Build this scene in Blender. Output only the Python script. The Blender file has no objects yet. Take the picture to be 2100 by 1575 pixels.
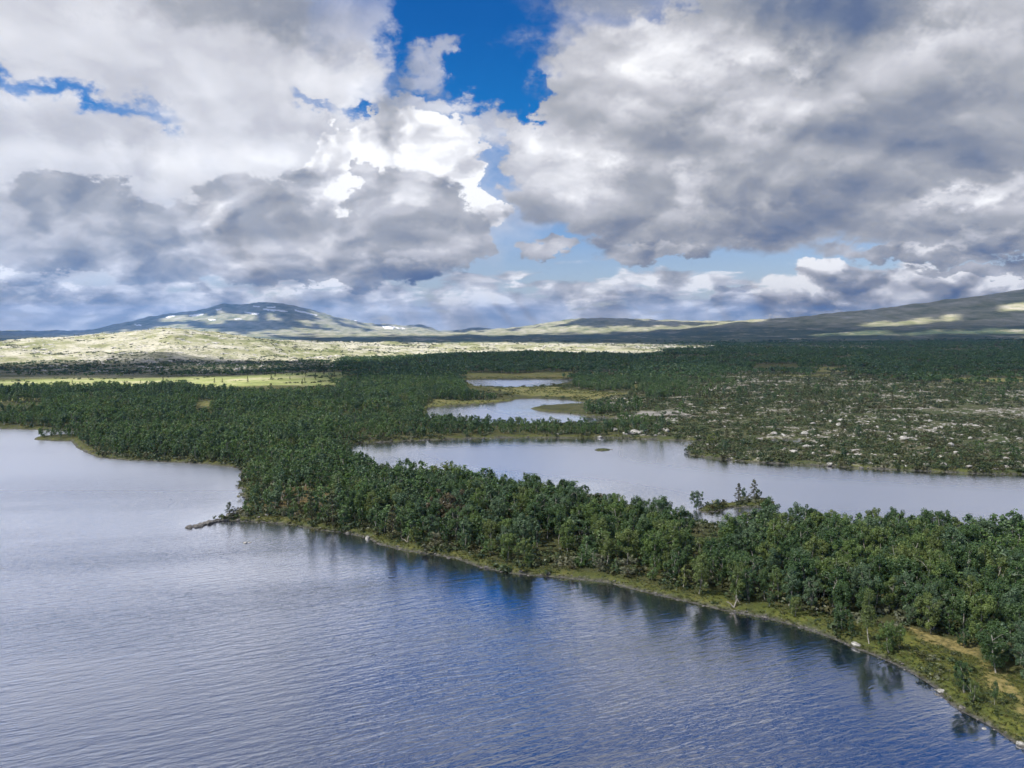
import bpy, bmesh, math, random
import numpy as np
from mathutils import Vector

R = math.radians
random.seed(7)
rng = np.random.default_rng(11)
scene = bpy.context.scene
COL = scene.collection

# ------------------------------------------------------------------ camera
CAM_H = 45.0
PITCH = R(3.8)
FPX = 1617.0                      # focal length in pixels of the 2100 px wide photograph
cam_data = bpy.data.cameras.new('camera')
cam_data.sensor_width = 36.0
cam_data.lens = 36.0 * FPX / 2100.0
cam_data.clip_start = 0.5
cam_data.clip_end = 60000.0
cam = bpy.data.objects.new('camera', cam_data)
cam.location = (0, 0, CAM_H)
cam.rotation_euler = (R(90) - PITCH, 0, 0)
COL.objects.link(cam)
scene.camera = cam

CP, SP = math.cos(PITCH), math.sin(PITCH)


def ray(px, py):
    """direction (not normalised) through a pixel of the 2100x1575 photograph"""
    u = (np.asarray(px, float) - 1050.0) / FPX
    v = (np.asarray(py, float) - 787.5) / FPX
    return u, CP - v * SP, -SP - v * CP


def at(px, py, z=0.0):
    """point of the horizontal plane at height z seen at a pixel"""
    x, y, dz = ray(px, py)
    t = (z - CAM_H) / dz
    return x * t, y * t


def pix(x, y, z):
    dz = z - CAM_H
    f = y * CP - dz * SP
    f = np.where(f < 1e-3, 1e-3, f)
    return 1050.0 + FPX * x / f, 787.5 - FPX * (y * SP + dz * CP) / f


# ------------------------------------------------------------------ sun and colour management
SUN_EL, SUN_AZ = R(50), R(246)     # azimuth clockwise from +Y: behind the camera, to the left
SUN_DIR = np.array([math.cos(SUN_EL) * math.sin(SUN_AZ), math.cos(SUN_EL) * math.cos(SUN_AZ), math.sin(SUN_EL)])
sun_data = bpy.data.lights.new('sun', 'SUN')
sun_data.energy = 5.0
sun_data.angle = R(0.5)
sun_data.color = (1.0, 0.94, 0.84)
sun = bpy.data.objects.new('sun', sun_data)
sun.rotation_euler = Vector(SUN_DIR).to_track_quat('Z', 'Y').to_euler()
sun.location = (0, 0, 3000)
COL.objects.link(sun)

scene.render.engine = 'CYCLES'
scene.view_settings.view_transform = 'Standard'
scene.view_settings.look = 'None'
scene.view_settings.exposure = 0.9
scene.view_settings.gamma = 1.0
scene.view_settings.use_curve_mapping = False
cy = scene.cycles
cy.max_bounces = 5
cy.diffuse_bounces = 3
cy.glossy_bounces = 2
cy.transmission_bounces = 3
cy.transparent_max_bounces = 6
cy.volume_bounces = 0
cy.use_denoising = True
cy.use_adaptive_sampling = True
cy.adaptive_threshold = 0.02
cy.adaptive_min_samples = 12
cy.caustics_reflective = False
cy.caustics_refractive = False
cy.sample_clamp_indirect = 4.0


# ------------------------------------------------------------------ node expressions
class X:
    """a socket that can be added, multiplied ... into further nodes"""
    def __init__(self, nt, s):
        self.nt, self.s = nt, s

    def _m(self, op, *a, clamp=False):
        n = self.nt.nodes.new('ShaderNodeMath')
        n.operation = op
        n.use_clamp = clamp
        for i, v in enumerate((self,) + a):
            if isinstance(v, X):
                self.nt.links.new(v.s, n.inputs[i])
            else:
                n.inputs[i].default_value = float(v)
        return X(self.nt, n.outputs[0])

    def __add__(self, o): return self._m('ADD', o)
    __radd__ = __add__
    def __sub__(self, o): return self._m('SUBTRACT', o)
    def __rsub__(self, o): return (self * -1.0) + o
    def __mul__(self, o): return self._m('MULTIPLY', o)
    __rmul__ = __mul__
    def __truediv__(self, o): return self._m('DIVIDE', o)
    def mad(self, a, b): return self._m('MULTIPLY_ADD', a, b)
    def max(self, o): return self._m('MAXIMUM', o)
    def min(self, o): return self._m('MINIMUM', o)
    def smax(self, o, d): return self._m('SMOOTH_MAX', o, d)
    def pow(self, o): return self._m('POWER', o)
    def abs(self): return self._m('ABSOLUTE')
    def clamp(self): return self._m('ADD', 0.0, clamp=True)

    def ss(self, a, b, lo=0.0, hi=1.0, kind='SMOOTHSTEP'):
        n = self.nt.nodes.new('ShaderNodeMapRange')
        n.interpolation_type = kind
        self.nt.links.new(self.s, n.inputs[0])
        for i, v in zip((1, 2, 3, 4), (a, b, lo, hi)):
            if isinstance(v, X):
                self.nt.links.new(v.s, n.inputs[i])
            else:
                n.inputs[i].default_value = v
        return X(self.nt, n.outputs[0])


def put(nt, inp, v):
    if isinstance(v, X):
        nt.links.new(v.s, inp)
    elif v is not None:
        inp.default_value = v


def vmath(nt, op, a, b=None, c=None, scale=None, out=0):
    n = nt.nodes.new('ShaderNodeVectorMath')
    n.operation = op
    put(nt, n.inputs[0], a)
    if b is not None: put(nt, n.inputs[1], b)
    if c is not None: put(nt, n.inputs[2], c)
    if scale is not None: put(nt, n.inputs['Scale'], scale)
    return X(nt, n.outputs[out])


def noise(nt, vec, scale, detail=4.0, rough=0.5, dist=0.0, lac=2.0, dim='3D', color=False):
    n = nt.nodes.new('ShaderNodeTexNoise')
    n.noise_dimensions = dim
    put(nt, n.inputs['Vector'], vec)
    n.inputs['Scale'].default_value = scale
    n.inputs['Detail'].default_value = detail
    n.inputs['Roughness'].default_value = rough
    n.inputs['Lacunarity'].default_value = lac
    n.inputs['Distortion'].default_value = dist
    return X(nt, n.outputs['Color' if color else 'Fac'])


def voronoi(nt, vec, scale, detail=0.0, rough=0.5, smooth=None, feature='F1', dim='3D', out='Distance', rand=1.0):
    n = nt.nodes.new('ShaderNodeTexVoronoi')
    n.voronoi_dimensions = dim
    n.feature = 'SMOOTH_F1' if smooth is not None else feature
    put(nt, n.inputs['Vector'], vec)
    n.inputs['Scale'].default_value = scale
    n.inputs['Detail'].default_value = detail
    n.inputs['Roughness'].default_value = rough
    n.inputs['Randomness'].default_value = rand
    if smooth is not None: n.inputs['Smoothness'].default_value = smooth
    return X(nt, n.outputs[out])


def mix(nt, f, a, b, mode='MIX'):
    n = nt.nodes.new('ShaderNodeMix')
    n.data_type = 'RGBA'
    n.blend_type = mode
    n.clamp_factor = True
    put(nt, n.inputs[0], f)
    put(nt, n.inputs[6], a if isinstance(a, X) or len(a) == 4 else (*a, 1))
    put(nt, n.inputs[7], b if isinstance(b, X) or len(b) == 4 else (*b, 1))
    return X(nt, n.outputs[2])


def ramp(nt, f, stops, interp='LINEAR'):
    n = nt.nodes.new('ShaderNodeValToRGB')
    cr = n.color_ramp
    cr.interpolation = interp
    while len(cr.elements) < len(stops):
        cr.elements.new(0.5)
    for e, (p, c) in zip(cr.elements, stops):
        e.position = p
        e.color = (*c, 1) if len(c) == 3 else c
    put(nt, n.inputs[0], f)
    return X(nt, n.outputs[0])


def comb(nt, x, y, z):
    n = nt.nodes.new('ShaderNodeCombineXYZ')
    for i, v in enumerate((x, y, z)): put(nt, n.inputs[i], v)
    return X(nt, n.outputs[0])


def sep(nt, v):
    n = nt.nodes.new('ShaderNodeSeparateXYZ')
    put(nt, n.inputs[0], v)
    return [X(nt, o) for o in n.outputs]


# ------------------------------------------------------------------ sky: Nishita air with clouds in front of it
world = bpy.data.worlds.new('World')
scene.world = world
world.use_nodes = True
nt = world.node_tree
nt.nodes.clear()
w_out = nt.nodes.new('ShaderNodeOutputWorld')
w_bg = nt.nodes.new('ShaderNodeBackground')
w_bg.inputs['Strength'].default_value = 0.066
tc = nt.nodes.new('ShaderNodeTexCoord')
d = X(nt, tc.outputs['Generated'])
d = vmath(nt, 'NORMALIZE', d)
dx, dy, dz = sep(nt, d)
sky = nt.nodes.new('ShaderNodeTexSky')
sky.sky_type = 'NISHITA'
sky.sun_disc = False
sky.sun_elevation = SUN_EL
sky.sun_rotation = SUN_AZ
sky.altitude = 500
sky.air_density = 1.0
sky.dust_density = 0.6
sky.ozone_density = 2.5
air = X(nt, sky.outputs[0])
elz = dz.max(0.0)
air = mix(nt, 1.0, air, ramp(nt, elz, [(0.0, (1.15, 1.0, 1.0)), (0.10, (0.85, 0.86, 1.0)), (0.22, (0.05, 0.56, 1.0)), (0.36, (0.04, 0.44, 0.92)), (1.0, (0.10, 0.42, 0.90))]), 'MULTIPLY')

DEG = 180 / math.pi
az = dx._m('ARCTAN2', dy) * DEG
el = dz._m('ARCSINE') * DEG


def plane(k):
    """flat coordinates of the cloud deck; small k flattens it towards the horizon"""
    return comb(nt, dx / (elz + k), dy / (elz + k), 0.0)


P = plane(0.50)
PH = plane(0.20)
warp_big = noise(nt, P, 2.2, 2.0, 0.5, dim='2D', color=True)
warp_big = vmath(nt, 'SUBTRACT', warp_big, (0.5, 0.5, 0.5))
fine = noise(nt, P, 15.0, 7.0, 0.64, dim='2D', color=True)
fine = vmath(nt, 'SUBTRACT', fine, (0.5, 0.5, 0.5))
Pw = vmath(nt, 'MULTIPLY_ADD', warp_big, (0.22, 0.22, 0.0), P)
Pw = vmath(nt, 'MULTIPLY_ADD', fine, (0.06, 0.06, 0.0), Pw)
puff = voronoi(nt, Pw, 6.5, 2.5, 0.55, smooth=0.4, dim='2D')      # rounded heads
puffL = voronoi(nt, vmath(nt, 'ADD', Pw, (0.030, 0.045, 0.0)), 6.5, 2.5, 0.55, smooth=0.4, dim='2D')
relief = puff - puffL                                             # >0 on the side turned to the sun
fb = noise(nt, Pw, 4.0, 7.0, 0.55, dim='2D')                      # broad billows
fbs = fb - 0.5
puf = 0.42 - puff
amp = elz.ss(0.0, 0.30, 0.35, 1.0, 'LINEAR')                      # detail is smaller near the horizon
q = comb(nt, az, el, 0.0)
q1 = vmath(nt, 'MULTIPLY', warp_big, comb(nt, amp * 9.0, amp * 6.0, 0.0))
q2 = vmath(nt, 'MULTIPLY', fine, comb(nt, amp * 6.0, amp * 5.0, 0.0))
q = vmath(nt, 'ADD', vmath(nt, 'ADD', q, q1), q2)


def direction(px, py):
    x, y, z = ray(px, py)
    return math.degrees(math.atan2(x, y)), math.degrees(math.atan2(z, math.hypot(x, y)))


def blob(px, py, rx, ry, rot=0.0):
    """elliptic distance field about a direction of the sky: 1 at its middle, 0 on its rim"""
    a, e = direction(px, py)
    n = nt.nodes.new('ShaderNodeMapping')
    n.vector_type = 'TEXTURE'
    put(nt, n.inputs[0], q)
    n.inputs[1].default_value = (a, e, 0)
    n.inputs[2].default_value = (0, 0, R(-rot))
    n.inputs[3].default_value = (rx / 28.2, ry / 28.2, 1)
    return 1.0 - vmath(nt, 'LENGTH', X(nt, n.outputs[0]), out=1)


def union(blobs, k=0.25):
    r = None
    for b in blobs:
        v = blob(*b)
        r = v if r is None else r.smax(v, k)
    return r


def tint(level, terms):
    for (w, *b) in terms:
        level = level + blob(*b).ss(0.0, 1.0) * w
    return level


CLOUD = [(0.0, (0.070, 0.093, 0.157)), (0.18, (0.103, 0.124, 0.176)), (0.36, (0.157, 0.170, 0.203)), (0.55, (0.237, 0.244, 0.263)),
         (0.75, (0.357, 0.357, 0.380)), (0.9, (0.480, 0.480, 0.497)), (1.0, (0.600, 0.600, 0.607))]


def cloud_col(t, far=False):
    return ramp(nt, t, CLOUD)


nt.links.new(air.s, w_bg.inputs['Color'])
shade = [w_bg.outputs[0]]


def layer(alpha, colour):
    """a cloud in front of what has been laid so far"""
    b = nt.nodes.new('ShaderNodeBackground')
    put(nt, b.inputs['Color'], colour)
    m = nt.nodes.new('ShaderNodeMixShader')
    put(nt, m.inputs[0], alpha)
    nt.links.new(shade[0], m.inputs[1])
    nt.links.new(b.outputs[0], m.inputs[2])
    shade[0] = m.outputs[0]


# broken clouds over the whole sky: what the frame does not show goes on like what it shows
base_cov = fbs * 2.6 + puf * 0.4 + 0.12 + az.abs().ss(30.0, 60.0, 0.0, 0.45)
base_cov = base_cov - el.ss(58.0, 40.0) * az.abs().ss(46.0, 10.0) * 0.75      # the blue gap runs on upwards, as the lake mirrors it
base_cov = base_cov - el.ss(30.0, 14.0) * az.abs().ss(55.0, 36.0)
layer(base_cov.ss(0.0, 0.5), cloud_col((0.82 + fbs * -0.5 + relief * 0.5).clamp()))

# the high pale sheet on the left
gap = blob(975, 70, 190, 190, 20).ss(0.0, 0.6)
s = union([(300, 40, 640, 250), (420, 330, 660, 230), (-100, 400, 500, 260), (760, 380, 330, 220), (560, 170, 350, 190)], 0.3) * 1.5
s = s - blob(100, 178, 300, 24, 11).ss(-0.3, 1.0) * 0.78 - blob(640, 222, 100, 22, 4).ss(0.0, 0.8) * 0.75 - blob(840, 208, 140, 22, -14).ss(0.0, 0.8) * 0.8 - gap * 1.2
a = (s + fbs * 1.0 + puf * 0.25 - 0.08).ss(-0.38, 0.66)
lv = tint(0.80 + fbs * 0.26 + relief * 0.16, [(-0.34, 520, 10, 360, 90), (-0.10, 40, 240, 300, 60), (0.10, 700, 170, 220, 100), (0.10, 350, 340, 460, 90), (-0.08, 640, 290, 200, 40)])
layer(a * 0.97, cloud_col(lv))
# small cloud in the blue gap
s = union([(920, 122, 70, 44), (968, 100, 40, 36)])
layer((s + fbs * 1.3 + puf * 0.4).ss(-0.1, 0.6) * 0.70, cloud_col(0.64 + relief * 0.4))
# wisps at the right of the gap
s = union([(1230, 10, 150, 100), (1140, 90, 60, 70)])
layer((s + fbs * 1.8).ss(-0.1, 0.9) * 0.75, cloud_col(0.55 + relief * 0.4 + fbs * 0.4))

# clouds banked along the horizon
hb = noise(nt, PH, 3.4, 6.0, 0.55, dim='2D', dist=0.3)
hs = hb - 0.5
s = el.ss(7.0, 2.0, -0.75, 0.85) + hs * 3.0 + puf * 0.4
lv = tint(0.75 + hs * 0.75 + relief * 0.6, [(-0.26, 110, 618, 220, 30), (0.16, 300, 640, 340, 20), (-0.08, 1250, 625, 330, 22), (0.2, 1080, 590, 100, 16), (-0.10, 950, 640, 200, 22), (0.2, 130, 590, 100, 24), (0.12, 1550, 560, 160, 30)])
layer(s.ss(0.0, 0.5) * 0.95, cloud_col(lv))

# the white tower in the middle
s = union([(900, 320, 140, 115), (800, 410, 200, 130), (935, 262, 95, 66), (760, 340, 120, 95), (955, 400, 80, 95), (690, 430, 120, 70)], 0.15) * 1.4
a = (s + puf * 0.7 + fbs * 0.4).ss(0.0, 0.12)
lv = tint(0.97 + relief * 0.9 + fbs * 0.3, [(-0.16, 990, 260, 90, 60), (-0.12, 680, 420, 140, 60)])
layer(a, cloud_col(lv))
s = union([(920, 195, 110, 34), (1010, 235, 100, 44)])
layer((s + puf * 0.5 + fbs * 0.7).ss(-0.05, 0.45) * 0.85, cloud_col(0.78 + relief * 0.5))

# the grey bank on the left
s = union([(120, 460, 165, 95), (10, 495, 170, 85), (330, 505, 290, 88), (560, 480, 200, 106), (760, 515, 210, 78), (865, 440, 130, 105), (775, 385, 40, 58), (940, 485, 75, 70), (640, 548, 320, 36), (230, 545, 260, 36)], 0.15) * 1.6
a = (s + puf * 0.60 + fbs * 0.30).ss(0.0, 0.21)
lv = tint(0.62 + relief * 0.45 + fbs * 0.28, [(-0.38, 850, 556, 150, 38), (-0.16, 600, 575, 320, 30), (-0.10, 180, 545, 280, 46), (0.08, 600, 520, 200, 30), (-0.06, 120, 420, 140, 70), (0.34, 690, 415, 90, 50), (0.14, 880, 430, 120, 70)])
layer(a, cloud_col(lv))

# the great grey cloud on the right
s = union([(1620, 230, 580, 310), (1330, 230, 270, 205), (1250, 370, 240, 125), (1130, 300, 130, 115), (1900, 330, 540, 200), (1450, 450, 350, 75), (1900, 60, 520, 260)], 0.2) * 2.0
s = s - blob(1010, 110, 130, 170, 10).ss(0.0, 0.8) * 1.3
a = (s + puf * 0.6 + fbs * 0.40).ss(-0.04, 0.28)
lv = tint(0.57 + relief * 0.30 + fbs * 0.26, [(0.30, 1290, 150, 230, 120), (0.34, 1150, 330, 140, 90), (0.24, 1090, 250, 110, 70), (0.24, 1490, 130, 190, 100), (0.20, 1570, 220, 140, 80), (0.22, 1390, 370, 70, 70),
                                             (-0.52, 1680, 30, 320, 120, -8), (0.26, 1990, 70, 150, 70), (-0.22, 1850, 260, 330, 90), (-0.16, 1390, 290, 200, 56), (-0.22, 1850, 370, 350, 56, -6), (-0.32, 1620, 458, 360, 54),
                                             (0.32, 1960, 412, 270, 38, -8), (-0.20, 1220, 470, 220, 44)])
layer(a, cloud_col(lv))

# low cumulus standing over the fell on the right, and flat bars above them
s = union([(1665, 572, 76, 42), (1720, 600, 160, 44), (1900, 595, 280, 52), (1560, 620, 120, 24)], 0.15) * 1.5
lv = tint(0.66 + relief * 0.8 + fbs * 0.5, [(0.36, 1650, 550, 80, 28), (-0.22, 1620, 625, 230, 24), (0.14, 2000, 560, 130, 24)])
layer((s + puf * 0.45 + fbs * 0.4).ss(0.0, 0.2), cloud_col(lv))
s = union([(1960, 512, 260, 26), (1350, 512, 160, 28), (1100, 505, 80, 24), (2050, 548, 170, 16)], 0.1) * 1.5
lv = tint(0.50 + relief * 0.5 + fbs * 0.5, [(0.28, 1900, 498, 170, 15), (0.2, 1330, 496, 120, 18), (-0.12, 1950, 530, 260, 16)])
layer((s + puf * 0.3 + fbs * 0.5).ss(0.0, 0.3), cloud_col(lv))
# milky air right over the horizon
layer(el.ss(2.6, 0.0, 0.0, 0.35), (0.42, 0.445, 0.48, 1))
nt.links.new(shade[0], w_out.inputs[0])
world.cycles.sampling_method = 'MANUAL'
world.cycles.sample_map_resolution = 512

# ================================================================== shores, lakes and terrain
def poly(pts, z=0.0):
    p = np.array(pts, float)
    x, y = at(p[:, 0], p[:, 1], z)
    return np.stack([x, y], 1)


SHORE_MAIN = [(2500, 1900), (2250, 1640), (2100, 1535), (2067, 1515), (2027, 1487), (1987, 1467), (1953, 1448), (1930, 1427), (1920, 1412), (1893, 1395),
              (1860, 1375), (1823, 1357), (1787, 1342), (1753, 1330), (1720, 1315), (1673, 1297), (1617, 1280), (1567, 1267), (1527, 1260), (1483, 1252),
              (1433, 1240), (1377, 1227), (1317, 1213), (1263, 1200), (1250, 1195), (1183, 1188), (1117, 1182), (1050, 1177), (983, 1163), (933, 1145),
              (883, 1137), (833, 1130), (780, 1117), (750, 1102), (700, 1092), (650, 1087), (600, 1077), (550, 1072), (510, 1070), (480, 1068), (455, 1069), (445, 1066),
              (465, 1059), (493, 1055), (498, 1043), (507, 1027), (495, 1017), (500, 1007), (487, 997), (493, 987), (498, 977), (493, 960), (450, 955),
              (400, 950), (350, 948), (300, 945), (250, 943), (200, 938), (177, 928), (157, 918), (147, 905), (117, 905), (70, 902), (72, 898), (100, 896),
              (143, 893), (178, 887), (143, 884), (100, 882), (50, 881), (0, 880), (-200, 878), (-500, 876)]
MAIN = np.vstack([poly(SHORE_MAIN), [(-700, 330), (-700, -300), (300, -300), (120, 10)]])
POND = poly([(717, 918), (733, 909), (800, 906), (867, 903), (967, 899), (1067, 897), (1167, 898), (1267, 898), (1333, 901), (1400, 904), (1450, 904), (1470, 907),
             (1448, 911), (1420, 914), (1409, 921), (1413, 933), (1450, 938), (1533, 947), (1633, 953), (1733, 958), (1833, 963), (1933, 968), (2017, 972), (2100, 973),
             (2500, 985), (2500, 1130), (2100, 1108), (1900, 1103), (1750, 1098), (1600, 1094), (1560, 1090), (1470, 1080), (1400, 1066), (1330, 1052), (1270, 1040), (1250, 1029),
             (1200, 1019), (1150, 1011), (1090, 1010), (1040, 1002), (950, 990), (870, 980), (800, 966), (745, 950), (718, 934)])
POND3 = poly([(877, 838), (913, 833), (1000, 828), (1047, 823), (1063, 818), (1100, 817), (1167, 820), (1217, 828), (1167, 830), (1110, 834), (1088, 838), (1100, 842), (1117, 845),
              (1167, 848), (1200, 853), (1267, 858), (1275, 864), (1220, 868), (1120, 871), (1000, 872), (920, 868), (882, 860), (874, 848)])
POND4 = poly([(953, 780), (1000, 778), (1100, 777), (1177, 778), (1160, 786), (1117, 793), (1067, 796), (1017, 796), (977, 793), (963, 787)])
PUDDLE = poly([(1565, 907), (1580, 902), (1640, 902), (1660, 906), (1640, 910), (1590, 910)])
TARN = poly([(1896, 796.5), (1910, 794.5), (1945, 796.5), (1955, 799), (1930, 799.5)])
ISLET = poly([(1217, 923), (1224, 920.5), (1244, 919.5), (1254, 922), (1248, 925), (1226, 926)])
BOGISLE = poly([(1430, 1043), (1470, 1036), (1500, 1033), (1550, 1025), (1585, 1028), (1590, 1036), (1560, 1040), (1500, 1041), (1470, 1049), (1440, 1052)])
LAKES = [MAIN, POND, POND3, POND4, PUDDLE, TARN]


def inside(P, x, y):
    r = np.zeros(x.shape, bool)
    n = len(P)
    for i in range(n):
        x0, y0 = P[i]
        x1, y1 = P[(i + 1) % n]
        if y0 == y1: continue
        c = (y0 > y) != (y1 > y)
        r ^= c & (x < (x1 - x0) * (y - y0) / (y1 - y0) + x0)
    return r


def dist(P, x, y):
    r = np.full(x.shape, 1e9)
    n = len(P)
    for i in range(n):
        ax, ay = P[i]
        bx, by = P[(i + 1) % n]
        ex, ey = bx - ax, by - ay
        t = np.clip(((x - ax) * ex + (y - ay) * ey) / (ex * ex + ey * ey + 1e-9), 0, 1)
        r = np.minimum(r, (x - ax - t * ex) ** 2 + (y - ay - t * ey) ** 2)
    return np.sqrt(r)


def shore(x, y):
    """signed distance to the nearest water's edge: positive on land (metres)"""
    x = np.asarray(x, float); y = np.asarray(y, float)
    s = np.full(x.shape, 300.0)
    near = y < 1100
    xx, yy = x[near], y[near]
    w = np.full(xx.shape, 300.0)
    for L in LAKES:
        dd = dist(L, xx, yy)
        w = np.minimum(w, np.where(inside(L, xx, yy), -dd, dd))
    for I in (ISLET, BOGISLE):
        dd = dist(I, xx, yy)
        w = np.maximum(w, np.where(inside(I, xx, yy), dd, -dd))
    s[near] = w
    return s


# ---- smooth value noise for the ground's relief
_G = rng.random((256, 256))


def vnoise(x, y):
    xi = np.floor(x).astype(int); yi = np.floor(y).astype(int)
    fx = x - xi; fy = y - yi
    fx = fx * fx * fx * (fx * (fx * 6 - 15) + 10); fy = fy * fy * fy * (fy * (fy * 6 - 15) + 10)
    a = _G[xi & 255, yi & 255]; b = _G[(xi + 1) & 255, yi & 255]
    c = _G[xi & 255, (yi + 1) & 255]; e = _G[(xi + 1) & 255, (yi + 1) & 255]
    return (a * (1 - fx) + b * fx) * (1 - fy) + (c * (1 - fx) + e * fx) * fy - 0.5


def fbm(x, y, n=4, g=0.5):
    r = 0; a = 1.0
    for k in range(n):
        r = r + a * vnoise(x + 17.3 * k, y - 9.1 * k)
        x = x * 2.03; y = y * 2.03; a *= g
    return r


# ---- far relief: height seen at each bearing (columns, as photo x) and range (rows)
COLX = np.array([-300, 0, 150, 350, 420, 500, 560, 650, 750, 830, 900, 950, 1030, 1100, 1150, 1200, 1300, 1400, 1500, 1600, 1700, 1800, 1900, 2000, 2100, 2500], float)


def row(D, pts):
    px = np.array([p[0] for p in pts], float); py = np.array([p[1] for p in pts], float)
    y = np.interp(COLX, px, py)
    return CAM_H - D * (y - 680.0) / FPX


RNG = [620, 900, 1080, 1300, 1800, 2400, 3500, 5000, 6500, 9000, 12500, 16000]
ROWS = [np.full(len(COLX), 3.0),
        CAM_H - 900 * (np.interp(COLX, [-300, 0, 350, 700, 900, 1100, 1500, 2500], [758, 757, 757, 752, 750, 748, 750, 752]) - 680) / FPX,
        row(1080, [(-300, 746), (0, 745), (200, 741), (260, 734), (420, 742), (600, 741), (720, 740), (830, 735), (950, 728), (1030, 727), (1080, 722), (1180, 727), (1300, 731), (1400, 727), (1500, 733), (1700, 736), (2100, 735)]),
        row(1300, [(-300, 730), (0, 729), (150, 726), (300, 716), (420, 720), (560, 728), (720, 734), (830, 736), (950, 733), (1100, 731), (1300, 730), (1500, 722), (1700, 722), (2100, 720)]),
        row(1800, [(-300, 702), (0, 698), (150, 691), (260, 682), (335, 673), (380, 674), (480, 687), (560, 697), (650, 703), (800, 706), (950, 707), (1100, 709), (1300, 711), (1500, 713), (1800, 711), (2100, 708)]),
        row(2400, [(-300, 708), (0, 707), (350, 705), (650, 705), (800, 704.5), (1100, 704), (1300, 705), (1500, 706), (1800, 704), (2100, 700)]),
        row(3500, [(-300, 703), (650, 702), (800, 700), (1100, 699), (1300, 698), (1500, 696), (1700, 694), (1900, 693), (2100, 692), (2500, 690)]),
        row(5000, [(-300, 699), (650, 696), (800, 693), (1100, 691), (1300, 689), (1400, 685), (1500, 681), (1700, 672), (1900, 662), (2100, 655), (2500, 650)]),
        row(6500, [(-300, 696), (500, 691), (800, 688), (1000, 687), (1200, 684), (1300, 680), (1400, 671), (1500, 663), (1600, 655.5), (1700, 647), (1800, 638), (1900, 629), (2000, 617), (2060, 612), (2100, 609), (2500, 598)]),
        row(9000, [(-300, 695), (0, 692), (150, 687), (350, 676), (500, 676), (650, 680), (800, 684), (900, 685), (930, 684), (1000, 677), (1060, 673), (1100, 667), (1150, 658.5), (1190, 653), (1250, 652.5), (1300, 655), (1400, 659), (1500, 661), (1700, 655), (1900, 645), (2100, 630)]),
        row(12500, [(-300, 694), (0, 692), (50, 688), (150, 683), (220, 672), (280, 661), (330, 650), (400, 643), (430, 636), (460, 628), (500, 629), (530, 625), (565, 624), (600, 629), (650, 642), (700, 654), (750, 664), (800, 667), (830, 669), (860, 667), (880, 672), (900, 681), (930, 683), (965, 674), (1000, 674), (1050, 677), (1200, 670), (2100, 660)]),
        np.full(len(COLX), 60.0)]
_LR = np.log(np.array(RNG, float))
_T = np.array(ROWS)                                        # range x bearing
_FINEX = np.arange(-300, 2500.1, 8.0)


_EXACT = [np.interp(_FINEX, COLX, r_) for r_ in _T]


# silhouettes keep their own finer points
def _sil(D, pts):
    return CAM_H - D * (np.interp(_FINEX, [p[0] for p in pts], [p[1] for p in pts]) - 680.0) / FPX


_EXACT[10] = _sil(12500, [(-300, 694), (0, 692), (50, 688), (150, 683), (190, 678), (220, 672), (250, 666), (280, 660), (305, 655), (330, 650), (365, 646), (400, 643), (430, 637), (445, 631), (460, 628), (485, 630), (500, 629.5), (515, 627), (530, 625), (565, 624), (600, 629), (625, 635), (650, 642), (675, 648), (700, 654), (725, 659), (750, 664), (775, 666.5), (800, 666), (830, 669), (848, 667), (866, 667), (885, 673), (900, 680), (930, 683), (948, 678), (965, 674), (985, 672.5), (1010, 676), (1050, 677), (1200, 670), (2500, 660)])
_FT = np.array(_EXACT)
# monotone cubic slopes along the range
_h = np.diff(_LR)[:, None]
_dl = np.diff(_FT, axis=0) / _h
_sl = np.zeros_like(_FT)
_pr = _dl[1:] * _dl[:-1]
_w1 = 2 * _h[1:] + _h[:-1]; _w2 = _h[1:] + 2 * _h[:-1]
with np.errstate(divide='ignore', invalid='ignore'):
    _sl[1:-1] = np.where(_pr > 0, (_w1 + _w2) / (_w1 / _dl[:-1] + _w2 / _dl[1:]), 0)


def far_height(px, D):
    lr = np.log(np.clip(D, RNG[0], RNG[-1] - 1))
    k = np.clip(np.searchsorted(_LR, lr) - 1, 0, len(RNG) - 2)
    j = np.clip((px - _FINEX[0]) / 8.0, 0, len(_FINEX) - 1.001)
    j0 = j.astype(int); f = j - j0

    def get(A, kk): return A[kk, j0] * (1 - f) + A[kk, j0 + 1] * f
    h = _LR[k + 1] - _LR[k]
    t = (lr - _LR[k]) / h
    y0, y1, m0, m1 = get(_FT, k), get(_FT, k + 1), get(_sl, k), get(_sl, k + 1)
    t2, t3 = t * t, t * t * t
    return (2 * t3 - 3 * t2 + 1) * y0 + (t3 - 2 * t2 + t) * h * m0 + (-2 * t3 + 3 * t2) * y1 + (t3 - t2) * h * m1


def sst(a, b, v):
    t = np.clip((v - a) / (b - a), 0, 1)
    return t * t * (3 - 2 * t)


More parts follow.
